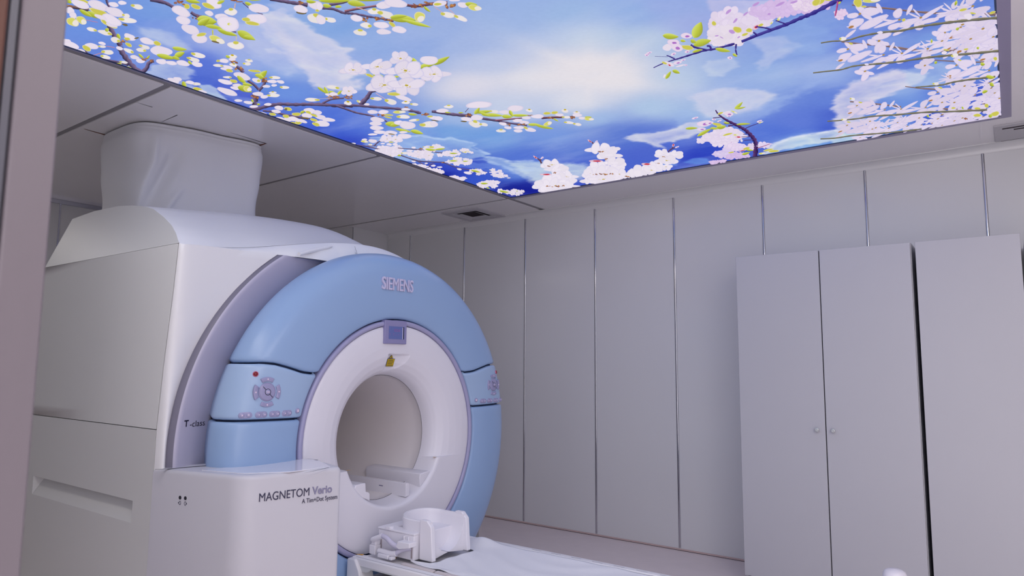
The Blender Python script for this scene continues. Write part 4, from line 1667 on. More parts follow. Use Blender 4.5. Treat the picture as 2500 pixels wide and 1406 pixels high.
def petal(x, y, L, W, ang, kind):
    if kind == 'P':
        blob(x, y, L, W, ang, jit(WHR), jit(WH, 4), egg=RN.uniform(-0.1, 0.1))
    elif kind in ('B', 'BL', 'BR', 'BT', 'YT'):
        blob(x, y, L, W, ang, jit(WHR), jit(CREAM, 4), egg=0.1)
        ca, sa = cos(radians(ang)), sin(radians(ang))
        if kind in ('B', 'BL'):
            blob(x - ca * L * 0.37, y - sa * L * 0.37, L * 0.36, W * 0.52, ang, (214, 206, 150), YG)
        elif kind == 'BR':
            blob(x + ca * L * 0.37, y + sa * L * 0.37, L * 0.36, W * 0.52, ang, (214, 206, 150), YG)
        else:
            blob(x + sa * W * 0.34, y - ca * W * 0.36, L * 0.38, W * 0.42, ang, (214, 206, 150), YG if kind == 'BT' else GOLD)
    elif kind in ('Y', 'YB'):
        blob(x, y, L, W, ang, (224, 214, 180), YG if kind == 'Y' else (208, 206, 104))
        if kind == 'YB':
            ca, sa = cos(radians(ang)), sin(radians(ang))
            blob(x + ca * L * 0.24, y + sa * L * 0.24, L * 0.52, W * 0.72, ang, (226, 220, 200), (228, 220, 214))
    elif kind == 'G':
        leaf(x, y, L, W, ang)
    elif kind == 'O':
        for k in range(7):
            blob(x + RN.uniform(-L, L) * 0.4, y + RN.uniform(-W, W) * 0.35, L * RN.uniform(0.18, 0.4), W * RN.uniform(0.3, 0.6), ang + RN.uniform(-30, 30), jit(BRN, 12), jit(ORG if k % 2 else (140, 88, 70), 14))
    elif kind == 'R':
        blob(x, y, L, W, ang, (222, 170, 200), (220, 190, 205))
        ca, sa = cos(radians(ang)), sin(radians(ang))
        blob(x + ca * L * 0.08, y + sa * L * 0.08, L * 0.6, W * 0.6, ang, (196, 90, 110), (186, 40, 60))
    elif kind == 'K':
        blob(x, y, L, W, ang, PINK, (224, 208, 226))
        blob(x + L * 0.08, y + W * 0.1, L * 0.4, W * 0.4, ang, (190, 150, 212), (168, 110, 190))
    elif kind == 'D':
        blob(x, y, L, W, ang, (70, 66, 60), (120, 104, 70))


def leaf(x, y, L, W, ang):
    ca, sa = cos(radians(ang)), sin(radians(ang))
    n = 9
    up, dn, ce = [], [], []
    bend = RN.uniform(-0.12, 0.12)
    for k in range(n + 1):
        t = k / n
        u = (t - 0.5) * L
        wv = W / 2 * (sin(pi * t ** 0.8)) ** 0.8
        cv = bend * W * sin(pi * t)
        for lst, v in ((up, cv - wv), (ce, cv), (dn, cv + wv)):
            lst.append((x + u * ca - v * sa, y + u * sa + v * ca))
    pts = up + ce + dn
    cols = [jit((204, 212, 110), 6)] * (n + 1) + [jit((180, 190, 62), 8)] * (n + 1) + [jit((150, 156, 58), 10)] * (n + 1)
    fs = []
    m = n + 1
    for k in range(n):
        fs.append((k, k + 1, m + k + 1, m + k))
        fs.append((m + k, m + k + 1, 2 * m + k + 1, 2 * m + k))
    ink(pts, cols, fs)


def twig(pts, w0, w1, dark=(52, 44, 70), light=(128, 108, 142)):
    """branch with a lit upper and a dark lower edge"""
    c = cmr([(x, y, 0) for x, y in pts], 6)
    n = len(c)
    P, C = [], []
    for i, p in enumerate(c):
        d = (c[min(i + 1, n - 1)] - c[max(i - 1, 0)]).normalized()
        nn = Vector((-d.y, d.x, 0))
        if nn.y < 0:
            nn = -nn
        wd = lerp(w0, w1, i / (n - 1)) * (1 + 0.14 * sin(i * 1.9) + 0.1 * sin(i * 4.3))
        for f, cc in ((-0.5, light), (-0.12, tuple(lerp(a_, b_, 0.25) for a_, b_ in zip(light, dark))), (0.2, tuple(lerp(a_, b_, 0.7) for a_, b_ in zip(light, dark))), (0.5, dark)):
            q = p + nn * (wd * f)
            P.append((q.x, q.y))
            C.append(jit(cc, 9))
    fs = []
    for i in range(n - 1):
        for k in range(3):
            fs.append((i * 4 + k, i * 4 + k + 1, i * 4 + 5 + k, i * 4 + 4 + k))
    ink(P, C, fs)


def five(x, y, rx, ry, rot=0, cen=True, tint=WH, edge=WHR):
    """open five-petal blossom seen in the plane of the picture"""
    for k in range(5):
        a = radians(rot + 72 * k)
        cx_, cy_ = x + rx * 0.52 * cos(a), y + ry * 0.52 * sin(a)
        aa = math.degrees(atan2(ry * sin(a), rx * cos(a)))
        e_ = hypot2(rx * cos(a), ry * sin(a))
        o_ = hypot2(rx * sin(a), ry * cos(a))
        blob(cx_, cy_, e_ * 1.02, o_ * 0.92, aa, jit(edge, 5), jit(tint, 4), n=14)
    blob(x, y, rx * 0.6, ry * 0.6, 0, jit(tint, 3), jit(tint, 3), n=12)
    if cen:
        for k in range(12):
            a = RN.uniform(0, 6.28)
            q = RN.uniform(0.04, 0.30)
            blob(x + rx * q * cos(a), y + ry * q * sin(a), rx * 0.06, ry * 0.07, 0, (214, 196, 110), (200, 172, 60), n=6)
        blob(x, y, rx * 0.2, ry * 0.2, 0, (206, 186, 80), (176, 158, 50), n=8)


def hypot2(a_, b_):
    return sqrt(a_ * a_ + b_ * b_)


def block(ox, oy, sc, items):
    for it in items:
        x, y, L, W, ang, kind = it
        petal(ox + x / sc, oy + y / sc, L / sc, W / sc, ang, kind)


def tw(ox, oy, sc, pts, w0, w1, **k):
    twig([(ox + x / sc, oy + y / sc) for x, y in pts], w0 / sc, w1 / sc, **k)


def inpoly(x, y, poly):
    c = False
    n = len(poly)
    for i in range(n):
        ax, ay = poly[i]
        bx, by = poly[(i + 1) % n]
        if (ay > y) != (by > y) and x < (bx - ax) * (y - ay) / (by - ay) + ax:
            c = not c
    return c


def mass(ox, oy, sc, poly, n, rx, ry, cen=0.6, tint=WH, edge=WHR, buds=0):
    """a bunch of blossoms filling an outline"""
    P = [(ox + x / sc, oy + y / sc) for x, y in poly]
    x0, x1 = min(p[0] for p in P), max(p[0] for p in P)
    y0, y1 = min(p[1] for p in P), max(p[1] for p in P)
    k = 0
    g_ = 0
    while k < n and g_ < n * 60:
        g_ += 1
        x, y = RN.uniform(x0, x1), RN.uniform(y0, y1)
        if not inpoly(x, y, P):
            continue
        f = RN.uniform(0.75, 1.2)
        if RN.random() < buds:
            petal(x, y, rx * f, ry * f, RN.uniform(-10, 20), RN.choice(['B', 'BT', 'P', 'P', 'G', 'Y']))
        else:
            five(x, y, rx * f, ry * f, RN.uniform(0, 72), RN.random() < cen, tint, edge)
        k += 1


# far left block
o1 = (150, 0, 5.858)
tw(*o1, [(640, -20), (660, 50), (690, 110)], 36, 30)
tw(*o1, [(600, 850), (820, 890), (960, 930)], 26, 36)
tw(*o1, [(680, 360), (745, 490), (840, 640), (840, 700), (910, 810), (1010, 940), (1140, 1050)], 70, 74)
tw(*o1, [(1130, 1050), (1215, 980), (1250, 900), (1320, 870)], 66, 44)
tw(*o1, [(80, 90), (250, 115), (390, 140)], 44, 50, light=(140, 110, 100))
tw(*o1, [(1270, -10), (1480, 40), (1600, 100), (1720, 140)], 60, 30)
tw(*o1, [(350, 285), (520, 320)], 10, 10, light=(190, 140, 170), dark=(150, 110, 160))
tw(*o1, [(430, 800), (590, 750)], 9, 9, light=(210, 150, 150), dark=(180, 120, 130))
tw(*o1, [(640, 660), (760, 680)], 9, 9, light=(210, 150, 150), dark=(180, 120, 130))
tw(*o1, [(340, 720), (390, 780)], 20, 26)
block(*o1, [(560, 190, 340, 90, 25, 'Y'), (470, 215, 240, 70, 25, 'G'), (350, 190, 220, 60, 30, 'G'), (280, 20, 240, 60, 10, 'Y'), (110, 20, 90, 60, 40, 'G'), (120, 85, 120, 40, 10, 'O'),
            (270, 60, 260, 110, 20, 'P'), (530, 80, 300, 130, 20, 'P'), (760, 170, 270, 120, 22, 'P'), (680, 335, 260, 90, 25, 'Y'), (720, 355, 170, 60, 20, 'P'), (720, 285, 330, 120, 28, 'P'), (560, 245, 180, 60, 20, 'P'), (950, 290, 250, 80, 10, 'BL'), (925, 225, 110, 60, 15, 'B'),
            (430, 420, 150, 55, 15, 'BR'), (620, 465, 200, 70, 15, 'BR'), (770, 570, 140, 80, 20, 'BR'), (980, 530, 180, 90, 20, 'P'), (1075, 545, 70, 22, -15, 'D'), (910, 355, 80, 30, 15, 'D'), (745, 65, 140, 70, 15, 'P'), (870, 40, 120, 60, 10, 'P'), (1080, 95, 170, 70, 15, 'BL'),
            (125, 150, 130, 90, 30, 'P'), (165, 220, 120, 90, 40, 'P'), (160, 315, 180, 120, 20, 'YB'), (285, 290, 170, 95, 35, 'YB'), (80, 590, 120, 70, 10, 'P'), (140, 650, 220, 100, 15, 'P'), (430, 660, 190, 90, 10, 'P'), (360, 690, 140, 70, 25, 'Y'), (580, 620, 110, 45, 10, 'P'), (580, 665, 110, 40, 5, 'B'),
            (830, 690, 110, 50, 15, 'P'), (660, 745, 170, 70, 5, 'BL'), (630, 815, 140, 60, 15, 'B'), (290, 740, 140, 60, 25, 'P'), (1230, 590, 220, 90, 20, 'P'), (1370, 620, 120, 60, 25, 'Y'), (1190, 670, 160, 55, 15, 'BL'), (1140, 715, 140, 60, 10, 'BR'), (960, 725, 150, 60, 20, 'BR'),
            (820, 520, 90, 50, 60, 'G'), (960, 640, 100, 50, 30, 'Y'), (890, 590, 130, 40, 10, 'O'), (940, 555, 90, 40, 10, 'Y'), (1430, 730, 330, 130, 10, 'P'), (1500, 810, 290, 70, 12, 'G'), (1690, 775, 160, 80, -20, 'G'), (1690, 695, 220, 60, 8, 'G'), (1640, 830, 120, 50, 20, 'G'), (1050, 820, 130, 60, 15, 'P'),
            (1130, 870, 140, 60, 10, 'P'), (1140, 800, 100, 35, 40, 'G'), (1240, 820, 80, 30, -50, 'G'), (1200, 850, 130, 40, 20, 'O'), (1300, 870, 90, 40, 0, 'O'), (1430, 880, 150, 80, 5, 'P'), (1570, 900, 160, 60, 10, 'P'), (1740, 905, 190, 80, 10, 'P'), (1940, 920, 170, 70, 10, 'P'), (1840, 895, 80, 40, 40, 'G'),
            (1960, 790, 210, 70, 15, 'BL'), (1890, 850, 190, 60, 15, 'BL'), (1600, 1150, 170, 60, 20, 'P'), (1660, 1130, 120, 60, 10, 'P'), (1760, 1205, 100, 60, 60, 'G'), (1700, 1230, 80, 40, 10, 'D'), (1930, 1200, 120, 45, 5, 'BL'), (1840, 1180, 140, 50, 10, 'P'), (1470, 1150, 150, 40, 15, 'P'), (1950, 1280, 150, 60, 15, 'Y'), (1630, 1200, 120, 40, 15, 'P'), (2020, 1310, 120, 40, 15, 'P'),
            (890, 890, 120, 35, 10, 'BL'), (820, 910, 90, 25, 0, 'Y'), (950, 970, 110, 40, 10, 'Y'), (650, 430, 60, 60, 60, 'G')])
# top left block
o2 = (420, 0, 5.858)
tw(*o2, [(270, 175), (330, 215), (420, 245)], 40, 50)
tw(*o2, [(1010, 40), (1150, 150), (1300, 205)], 14, 10)
tw(*o2, [(1400, -10), (1600, 20), (1760, 45), (1940, 70)], 40, 60)
tw(*o2, [(600, 385), (760, 430), (920, 460)], 22, 16)
tw(*o2, [(905, 50), (895, 120)], 14, 12, light=(226, 180, 160), dark=(200, 160, 140))
tw(*o2, [(580, 430), (585, 520)], 22, 14, light=(200, 200, 90), dark=(180, 180, 60))
tw(*o2, [(920, 520), (920, 580)], 12, 10, light=(220, 200, 150), dark=(200, 190, 90))
block(*o2, [(300, 20, 220, 60, 10, 'G'), (340, 95, 160, 60, 20, 'Y'), (210, 90, 90, 70, 40, 'Y'), (100, 40, 170, 70, 15, 'O'), (600, 50, 220, 130, 25, 'P'), (520, 85, 190, 70, 25, 'Y'), (700, 30, 120, 50, -20, 'G'), (930, 15, 180, 40, 5, 'O'), (1100, 55, 130, 50, 20, 'G'), (1190, 0, 180, 20, 0, 'G'),
            (130, 165, 300, 130, 25, 'P'), (160, 290, 230, 110, 15, 'P'), (260, 420, 250, 130, 20, 'P'), (390, 545, 240, 130, 20, 'P'), (420, 495, 150, 50, -10, 'Y'), (640, 565, 240, 90, 25, 'YB'), (620, 600, 110, 26, 15, 'D'), (910, 650, 240, 110, 5, 'BT'), (840, 170, 180, 100, 5, 'BT'), (340, 250, 130, 60, 20, 'O'),
            (530, 190, 130, 70, 20, 'P'), (500, 290, 290, 150, 10, 'G'), (450, 310, 190, 90, -25, 'G'), (600, 390, 260, 60, 10, 'G'), (790, 465, 310, 70, 18, 'G'), (1060, 505, 280, 110, 25, 'G'), (1110, 545, 180, 60, 18, 'G'), (720, 250, 220, 100, 15, 'P'), (800, 335, 330, 220, 10, 'P'), (820, 345, 60, 40, 0, 'YB'),
            (1240, 120, 280, 130, 10, 'P'), (1210, 265, 290, 140, 5, 'P'), (1150, 335, 200, 60, 8, 'Y'), (1060, 280, 120, 60, 10, 'Y'), (1820, 40, 130, 60, 20, 'O'), (1850, 180, 140, 50, 5, 'D'), (1840, 130, 200, 110, 10, 'P'), (2050, 70, 220, 130, 10, 'P'), (2040, 265, 210, 140, 20, 'BT'), (1990, 20, 150, 50, 5, 'G'), (2080, 150, 60, 40, 0, 'Y'),
            (860, 810, 140, 60, 5, 'YT'), (800, 810, 70, 40, 20, 'G'), (860, 850, 110, 44, 0, 'P'), (740, 870, 150, 60, 5, 'P'), (660, 870, 60, 30, 0, 'Y'), (660, 937, 140, 45, 5, 'BR'), (880, 890, 150, 40, 10, 'O'), (880, 930, 120, 50, 10, 'YT'), (800, 960, 140, 50, 15, 'P'), (750, 985, 120, 40, 10, 'P'), (820, 1010, 100, 50, 10, 'Y'), (1100, 868, 120, 42, 5, 'BT'), (1070, 912, 110, 50, 5, 'BL')])
tw(*o2, [(920, 950), (980, 990), (1020, 1040)], 40, 50)
tw(*o2, [(1080, 1150), (1170, 1210), (1240, 1280)], 30, 40)
tw(*o2, [(1330, 1170), (1300, 1230), (1240, 1300)], 40, 40)
block(*o2, [(960, 985, 150, 50, 35, 'O'), (1180, 1015, 180, 36, 5, 'Y'), (1300, 1070, 170, 90, -45, 'G'), (1250, 1090, 140, 60, 20, 'G'), (1330, 1150, 110, 90, 80, 'O'), (1000, 1090, 260, 90, 20, 'P'), (790, 1105, 120, 35, 3, 'BR'), (760, 1170, 210, 70, 12, 'P'), (880, 1160, 110, 50, 10, 'Y'), (1000, 1140, 180, 60, 40, 'G'), (1080, 1210, 150, 50, 10, 'G'),
            (930, 1220, 130, 50, 5, 'P'), (900, 1260, 130, 50, 10, 'P'), (1040, 1280, 220, 90, 20, 'G'), (1080, 1270, 120, 80, 20, 'YB'), (790, 1310, 290, 90, 18, 'P'), (1210, 1150, 130, 70, 15, 'P'), (1240, 1155, 50, 40, 0, 'Y'), (1470, 1110, 150, 50, 3, 'BL'), (1430, 1165, 140, 50, 5, 'P'), (1550, 1170, 110, 50, 10, 'P'), (1350, 1235, 120, 40, 0, 'P'), (1460, 1220, 90, 35, 0, 'P'), (1610, 1250, 130, 45, 5, 'BL'),
            (1440, 1325, 110, 35, 0, 'YT'), (1450, 1365, 190, 50, 0, 'BL')])
# long bough above the frame
o3 = (500, 120, 5.858)
tw(*o3, [(735, 640), (720, 720), (720, 800)], 90, 80)
tw(*o3, [(560, 860), (720, 862), (900, 812), (1080, 786), (1300, 792), (1500, 786), (1700, 792), (1900, 812), (2120, 812)], 50, 40)
tw(*o3, [(830, 880), (1000, 900), (1150, 940), (1300, 965), (1480, 990)], 24, 40)
tw(*o3, [(1680, 780), (1800, 720), (1990, 700)], 34, 20)
block(*o3, [(720, 680, 130, 60, 20, 'O'), (760, 640, 150, 60, 5, 'P'), (850, 680, 120, 50, 0, 'P'), (1500, 880, 180, 70, 10, 'P'), (1480, 905, 90, 40, 20, 'Y'), (1610, 905, 140, 60, 5, 'P'), (1650, 970, 170, 70, 10, 'P'), (1560, 945, 110, 36, 20, 'Y'), (1770, 1010, 180, 60, 5, 'P'), (1460, 950, 150, 70, 5, 'P'), (1440, 985, 130, 24, 8, 'D'), (1270, 1000, 170, 70, 10, 'P'),
            (1680, 1065, 200, 90, 10, 'P'), (1590, 1075, 110, 50, 20, 'Y'), (1310, 930, 130, 50, 0, 'Y'), (1400, 900, 80, 40, -20, 'G'), (1160, 960, 90, 50, 10, 'Y'), (1060, 840, 140, 60, 10, 'P'), (1190, 855, 110, 50, 15, 'Y'), (1160, 860, 40, 30, 0, 'D'), (1260, 1060, 110, 40, 5, 'Y'), (1340, 1050, 100, 50, 5, 'Y'), (1400, 1030, 130, 50, 15, 'P'), (1180, 1010, 130, 50, 10, 'P'),
            (1020, 890, 130, 50, 10, 'P'), (900, 790, 110, 40, 0, 'P'), (700, 820, 120, 40, 0, 'P'), (480, 735, 110, 40, 5, 'P'), (620, 762, 140, 45, 5, 'P'), (970, 930, 100, 40, 10, 'Y'), (830, 920, 120, 40, 15, 'P'), (1560, 1012, 120, 40, 15, 'Y'), (930, 960, 90, 40, 15, 'Y'), (1080, 990, 120, 40, 15, 'P'), (760, 900, 110, 36, 15, 'P'), (1330, 1020, 90, 40, 0, 'P'), (680, 740, 60, 30, 60, 'G'), (770, 790, 50, 30, 0, 'G'),
            (1680, 590, 170, 40, 35, 'G'), (1740, 600, 140, 40, 60, 'G'), (1820, 615, 110, 40, 10, 'G'), (1830, 545, 180, 60, 8, 'BR'), (1530, 722, 210, 52, 3, 'BR'), (2040, 770, 110, 60, 0, 'BT'), (1850, 642, 130, 50, 10, 'P'), (1780, 655, 120, 40, 10, 'P'), (1930, 620, 90, 40, -40, 'G'), (1840, 692, 180, 40, 5, 'O'), (2060, 680, 150, 40, 5, 'O')])
five(500 + 2060 / 5.858, 120 + 600 / 5.858, 20, 11, 10)
# upper middle block
o4 = (780, 0, 5.857)
tw(*o4, [(40, 115), (200, 130), (330, 180), (420, 190), (520, 200), (700, 235), (900, 270), (1060, 305)], 40, 26)
tw(*o4, [(360, 165), (520, 130), (840, 80)], 40, 30, light=(176, 120, 130))
tw(*o4, [(1225, 70), (1400, 88), (1650, 50), (1830, 40)], 36, 44, light=(150, 90, 90))
tw(*o4, [(140, 70), (280, 50), (430, 15)], 44, 24)
tw(*o4, [(1640, 95), (1760, 180)], 8, 6, light=(230, 170, 160), dark=(200, 150, 150))
tw(*o4, [(1850, 130), (1950, 220)], 8, 6, light=(230, 170, 160), dark=(200, 150, 150))
tw(*o4, [(520, 100), (700, 160)], 12, 8, light=(230, 180, 150), dark=(200, 150, 120))
block(*o4, [(220, 10, 480, 70, 0, 'G'), (530, 55, 270, 90, 10, 'G'), (720, -5, 420, 60, 0, 'G'), (110, 80, 130, 60, 10, 'G'), (270, 98, 100, 40, 0, 'G'), (1400, 80, 180, 60, 5, 'O'), (1870, 80, 170, 80, 5, 'O'), (640, 280, 130, 70, 5, 'O'), (1540, 45, 160, 40, 0, 'O'), (860, 265, 160, 60, 8, 'O'), (980, 290, 140, 50, 12, 'O'), (1040, 350, 120, 50, 40, 'Y'),
            (920, 75, 210, 110, 0, 'P'), (1090, 45, 330, 130, 5, 'P'), (780, 165, 180, 90, 5, 'BT'), (950, 205, 230, 100, 15, 'BL'), (530, 260, 190, 90, 15, 'P'), (660, 362, 160, 80, 10, 'BR'), (580, 465, 190, 90, 5, 'BT'), (885, 358, 220, 100, 5, 'P'), (920, 455, 200, 84, 5, 'P'), (1140, 425, 220, 94, 10, 'P'), (1430, 240, 150, 150, 60, 'YB'), (1720, 50, 190, 90, -5, 'P'), (1690, 60, 120, 40, 0, 'Y'),
            (1840, 212, 210, 80, 10, 'BL'), (2020, 260, 190, 74, 20, 'BL'), (2050, 70, 150, 84, 5, 'P'), (1930, 5, 150, 36, 0, 'P'), (150, 282, 180, 74, 10, 'BL'), (20, 280, 150, 130, 30, 'P'), (0, 90, 100, 110, 0, 'P'), (1200, 275, 370, 110, 5, 'G'), (1130, 240, 250, 60, -5, 'G'), (1390, 335, 440, 56, 15, 'G'), (2170, 60, 180, 70, 5, 'G'), (2220, 110, 200, 80, 12, 'YB'), (1540, 130, 130, 40, 40, 'G')])
# large open blossoms of the middle branch
o5 = (740, 200, 6.944)
tw(780, 0, 5.857, [(850, 1290), (740, 1310), (680, 1400)], 30, 60)
tw(*o5, [(1290, 150), (1160, 160), (1080, 270), (960, 390)], 40, 90)
block(*o4, [(1740, 865, 270, 70, -25, 'G'), (1530, 940, 260, 66, -12, 'G'), (1370, 880, 150, 60, 45, 'G'), (840, 1080, 160, 60, 10, 'G'), (720, 1080, 130, 40, 20, 'Y'), (1100, 1345, 250, 56, 5, 'Y'), (1500, 1132, 130, 50, 25, 'G'), (1100, 1095, 90, 30, 0, 'G'), (610, 1045, 110, 36, 5, 'Y'), (990, 1030, 60, 40, 20, 'Y')])
HZ = (212, 208, 228)
for (x, y, rx, ry, rot) in ((480, 1000, 210, 72, 20), (1160, 835, 170, 96, 10), (830, 955, 240, 84, 40), (1640, 1060, 240, 86, 0), (1230, 1010, 290, 112, 30), (930, 1215, 290, 112, 15), (1245, 1222, 275, 108, 50)):
    five(780 + x / 5.857, y / 5.857, rx / 5.857, ry / 5.857, rot, True, (220, 211, 226), (200, 194, 224))
block(*o4, [(1565, 860, 280, 120, 0, 'P')])
# twigs and buds right of it
tw(*o5, [(-10, 380), (500, 395), (900, 400), (1200, 425), (1600, 455), (1800, 480), (2000, 530)], 40, 44)
tw(*o5, [(550, 400), (700, 450), (900, 520), (1100, 560), (1220, 590)], 36, 26)
tw(*o5, [(1280, 600), (1380, 650), (1440, 690)], 20, 20)
tw(*o5, [(2180, 500), (2350, 525), (2520, 550)], 40, 40)
tw(*o5, [(1230, 190), (1390, 290)], 14, 10, light=(214, 180, 200), dark=(180, 150, 180))
tw(*o5, [(260, 290), (450, 275)], 8, 8, light=(200, 190, 210), dark=(160, 150, 180))
tw(*o5, [(900, 1070), (1100, 1095), (1300, 1140)], 18, 14)
tw(*o5, [(1200, 1085), (1290, 1010), (1380, 1008)], 26, 16)
tw(*o5, [(1000, 1085), (1250, 1085), (1500, 1105)], 12, 12)
tw(*o5, [(1600, 1120), (2000, 1150), (2250, 1190), (2480, 1215)], 12, 14)
tw(*o5, [(1640, 1230), (1900, 1330), (2100, 1352), (2450, 1362)], 16, 14)
block(*o5, [(1300, 565, 190, 50, 0, 'O'), (2040, 540, 180, 50, 0, 'O'), (780, 268, 170, 46, 5, 'O'), (540, 250, 200, 40, 5, 'O'), (1740, 430, 90, 26, 0, 'O'), (1240, 285, 190, 60, 5, 'BL'), (1490, 335, 210, 90, 15, 'BL'), (1700, 275, 270, 80, 15, 'P'), (1540, 210, 220, 50, 0, 'Y'), (1740, 350, 150, 50, 0, 'YT'), (1885, 380, 140, 45, 5, 'BL'), (1740, 465, 150, 50, 0, 'P'),
            (1180, 510, 170, 70, 5, 'P'), (1360, 510, 180, 70, 0, 'P'), (1630, 510, 220, 50, 0, 'YB'), (1700, 590, 220, 70, 0, 'BL'), (1880, 650, 170, 50, -5, 'BR'), (2250, 610, 260, 60, 5, 'P'), (2150, 585, 100, 34, 0, 'Y'), (2230, 655, 150, 16, 8, 'D'), (2140, 722, 310, 106, -3, 'BL'), (1260, 640, 250, 84, 10, 'P'), (1230, 705, 200, 76, 0, 'P'), (1250, 778, 240, 76, 5, 'P'),
            (1080, 380, 100, 40, 0, 'P'), (940, 330, 70, 40, 20, 'YB'), (1520, 720, 260, 90, 5, 'G'), (1560, 720, 170, 70, -15, 'G'), (1620, 690, 150, 80, 0, 'P'), (1770, 732, 300, 130, 5, 'P'), (1700, 822, 290, 50, 12, 'G'), (1930, 852, 230, 70, 15, 'G'), (1860, 547, 160, 40, 5, 'G'), (1450, 560, 150, 30, 5, 'Y'), (1440, 600, 140, 24, 15, 'Y'), (760, 360, 130, 70, 5, 'YT'),
            (1300, 850, 210, 64, 5, 'P'), (1480, 868, 250, 80, 0, 'P'), (1500, 885, 110, 18, 8, 'D'), (1700, 852, 140, 40, 0, 'P'), (1180, 890, 160, 36, -3, 'P'), (1720, 920, 260, 84, 0, 'P'), (1360, 920, 60, 24, 0, 'G')])
five(740 + 1430 / 6.944, 200 + 968 / 6.944, 22, 6.5, 10)
five(740 + 1570 / 6.944, 200 + 975 / 6.944, 20, 6.2, 30)
block(*o5, [(850, 1046, 90, 30, 0, 'P'), (1180, 1000, 160, 60, 5, 'P'), (1040, 978, 90, 36, 0, 'P'), (1040, 1010, 120, 40, 5, 'YB'), (1460, 1060, 100, 40, 10, 'P'), (1560, 1060, 90, 50, 10, 'P'), (1490, 1020, 80, 24, 0, 'Y'), (1350, 1045, 80, 26, 0, 'P'), (1140, 1065, 70, 30, 0, 'BT'), (1620, 1082, 60, 24, 0, 'P')])
mass(740, 200, 6.944, [(1290, 1120), (1550, 1110), (1640, 1170), (1600, 1240), (1560, 1290), (1420, 1270), (1300, 1210)], 12, 16, 5.5, 0.3)
block(*o5, [(1450, 1200, 120, 40, 5, 'G'), (1630, 1247, 90, 34, 10, 'G'), (1720, 1205, 150, 45, 0, 'BL')])
# slim bough to the right of the middle
o6 = (1060, 220, 5.952)
tw(*o6, [(-10, 310), (150, 335), (300, 355), (500, 372), (560, 384)], 40, 48)
tw(*o6, [(560, 384), (700, 412), (900, 442), (1050, 472), (1350, 512)], 40, 24)
tw(*o6, [(890, 442), (1280, 405)], 26, 16, light=(180, 110, 130))
tw(*o6, [(1560, 407), (1750, 396), (2010, 390)], 30, 26, light=(140, 80, 80))
tw(*o6, [(450, 320), (500, 262)], 10, 8)
block(*o6, [(120, 300, 180, 60, 0, 'P'), (210, 240, 140, 50, 0, 'BT'), (650, 215, 410, 96, -3, 'P'), (480, 355, 120, 60, 10, 'O'), (470, 422, 170, 60, 5, 'P'), (430, 455, 90, 20, 5, 'D'), (1180, 265, 240, 90, 0, 'P'), (1020, 320, 160, 60, 0, 'P'), (1380, 297, 100, 44, 10, 'YT'), (720, 312, 280, 50, -5, 'G'), (620, 300, 120, 60, -50, 'G'), (870, 310, 140, 50, 5, 'BL'), (850, 367, 330, 52, 3, 'G'),
            (740, 350, 160, 40, 20, 'G'), (1060, 382, 160, 56, 5, 'G'), (1250, 366, 260, 40, 0, 'G'), (1120, 340, 110, 50, 60, 'G'), (620, 400, 190, 80, 0, 'P'), (590, 492, 180, 100, 10, 'BT'), (720, 500, 120, 50, 5, 'BL'), (1000, 490, 120, 50, 10, 'P'), (1070, 545, 110, 45, 5, 'P'), (970, 592, 140, 50, 0, 'BT'), (1230, 545, 150, 50, 0, 'P'), (1220, 592, 140, 45, 0, 'P'), (1400, 577, 160, 60, 5, 'P'), (1330, 548, 70, 34, 30, 'Y'),
            (1210, 442, 140, 50, 0, 'P'), (1340, 402, 130, 46, 0, 'P'), (1500, 382, 180, 60, 0, 'P'), (1310, 470, 150, 50, 5, 'P'), (1080, 505, 90, 34, 0, 'O'), (1270, 502, 150, 30, 8, 'O'), (1450, 500, 180, 42, 0, 'G'), (1600, 532, 290, 42, 12, 'G'), (1650, 487, 120, 60, -15, 'YB'), (1640, 337, 110, 40, 0, 'Y'), (1750, 327, 110, 40, -5, 'Y'), (1900, 302, 110, 50, 5, 'YT'), (1700, 402, 120, 30, 0, 'O'), (2010, 402, 90, 50, 60, 'O'), (2070, 327, 110, 32, 0, 'YT'),
            (1820, 360, 130, 46, 0, 'P'), (2080, 362, 150, 50, 5, 'P'), (1920, 392, 120, 40, 0, 'BL'), (1960, 472, 140, 42, 5, 'BL'), (2080, 497, 120, 42, 10, 'BL'), (2150, 407, 110, 40, 5, 'P'), (2240, 392, 110, 26, 0, 'G'), (2250, 420, 140, 44, 5, 'YB'), (1770, 432, 90, 24, 30, 'G'), (60, 412, 140, 60, 5, 'P'), (0, 490, 110, 80, 10, 'P'), (200, 325, 90, 20, 5, 'G'), (390, 328, 80, 20, 0, 'G'), (1390, 366, 90, 18, 0, 'O')])
# small bunches toward the far corner
o7 = (860, 320, 5.208)
tw(*o7, [(620, 310), (740, 350), (880, 382), (1150, 396)], 12, 12)
tw(*o7, [(1150, 396), (1350, 470), (1500, 492), (1700, 520)], 12, 8)
tw(*o7, [(160, 190), (350, 230), (430, 232)], 14, 12)
tw(*o7, [(580, 215), (850, 238), (1000, 262), (1300, 292)], 10, 10)
tw(*o7, [(830, 380), (900, 420)], 14, 10)
tw(*o7, [(960, 470), (1000, 420), (1040, 415)], 14, 8)
mass(*o7, [(345, 220), (560, 215), (630, 265), (590, 300), (540, 340), (440, 310)], 14, 13.0, 4.5, 0.4)
mass(*o7, [(740, 285), (860, 255), (1000, 270), (1010, 335), (850, 350)], 17, 11.9, 4.2, 0.4)
mass(*o7, [(900, 190), (1000, 182), (1170, 205), (1170, 240), (940, 235)], 14, 11.9, 4.0, 0.2, buds=0.4)
mass(*o7, [(1070, 290), (1250, 255), (1370, 275), (1290, 310), (1090, 305)], 14, 9.7, 3.5, 0.3, buds=0.3)
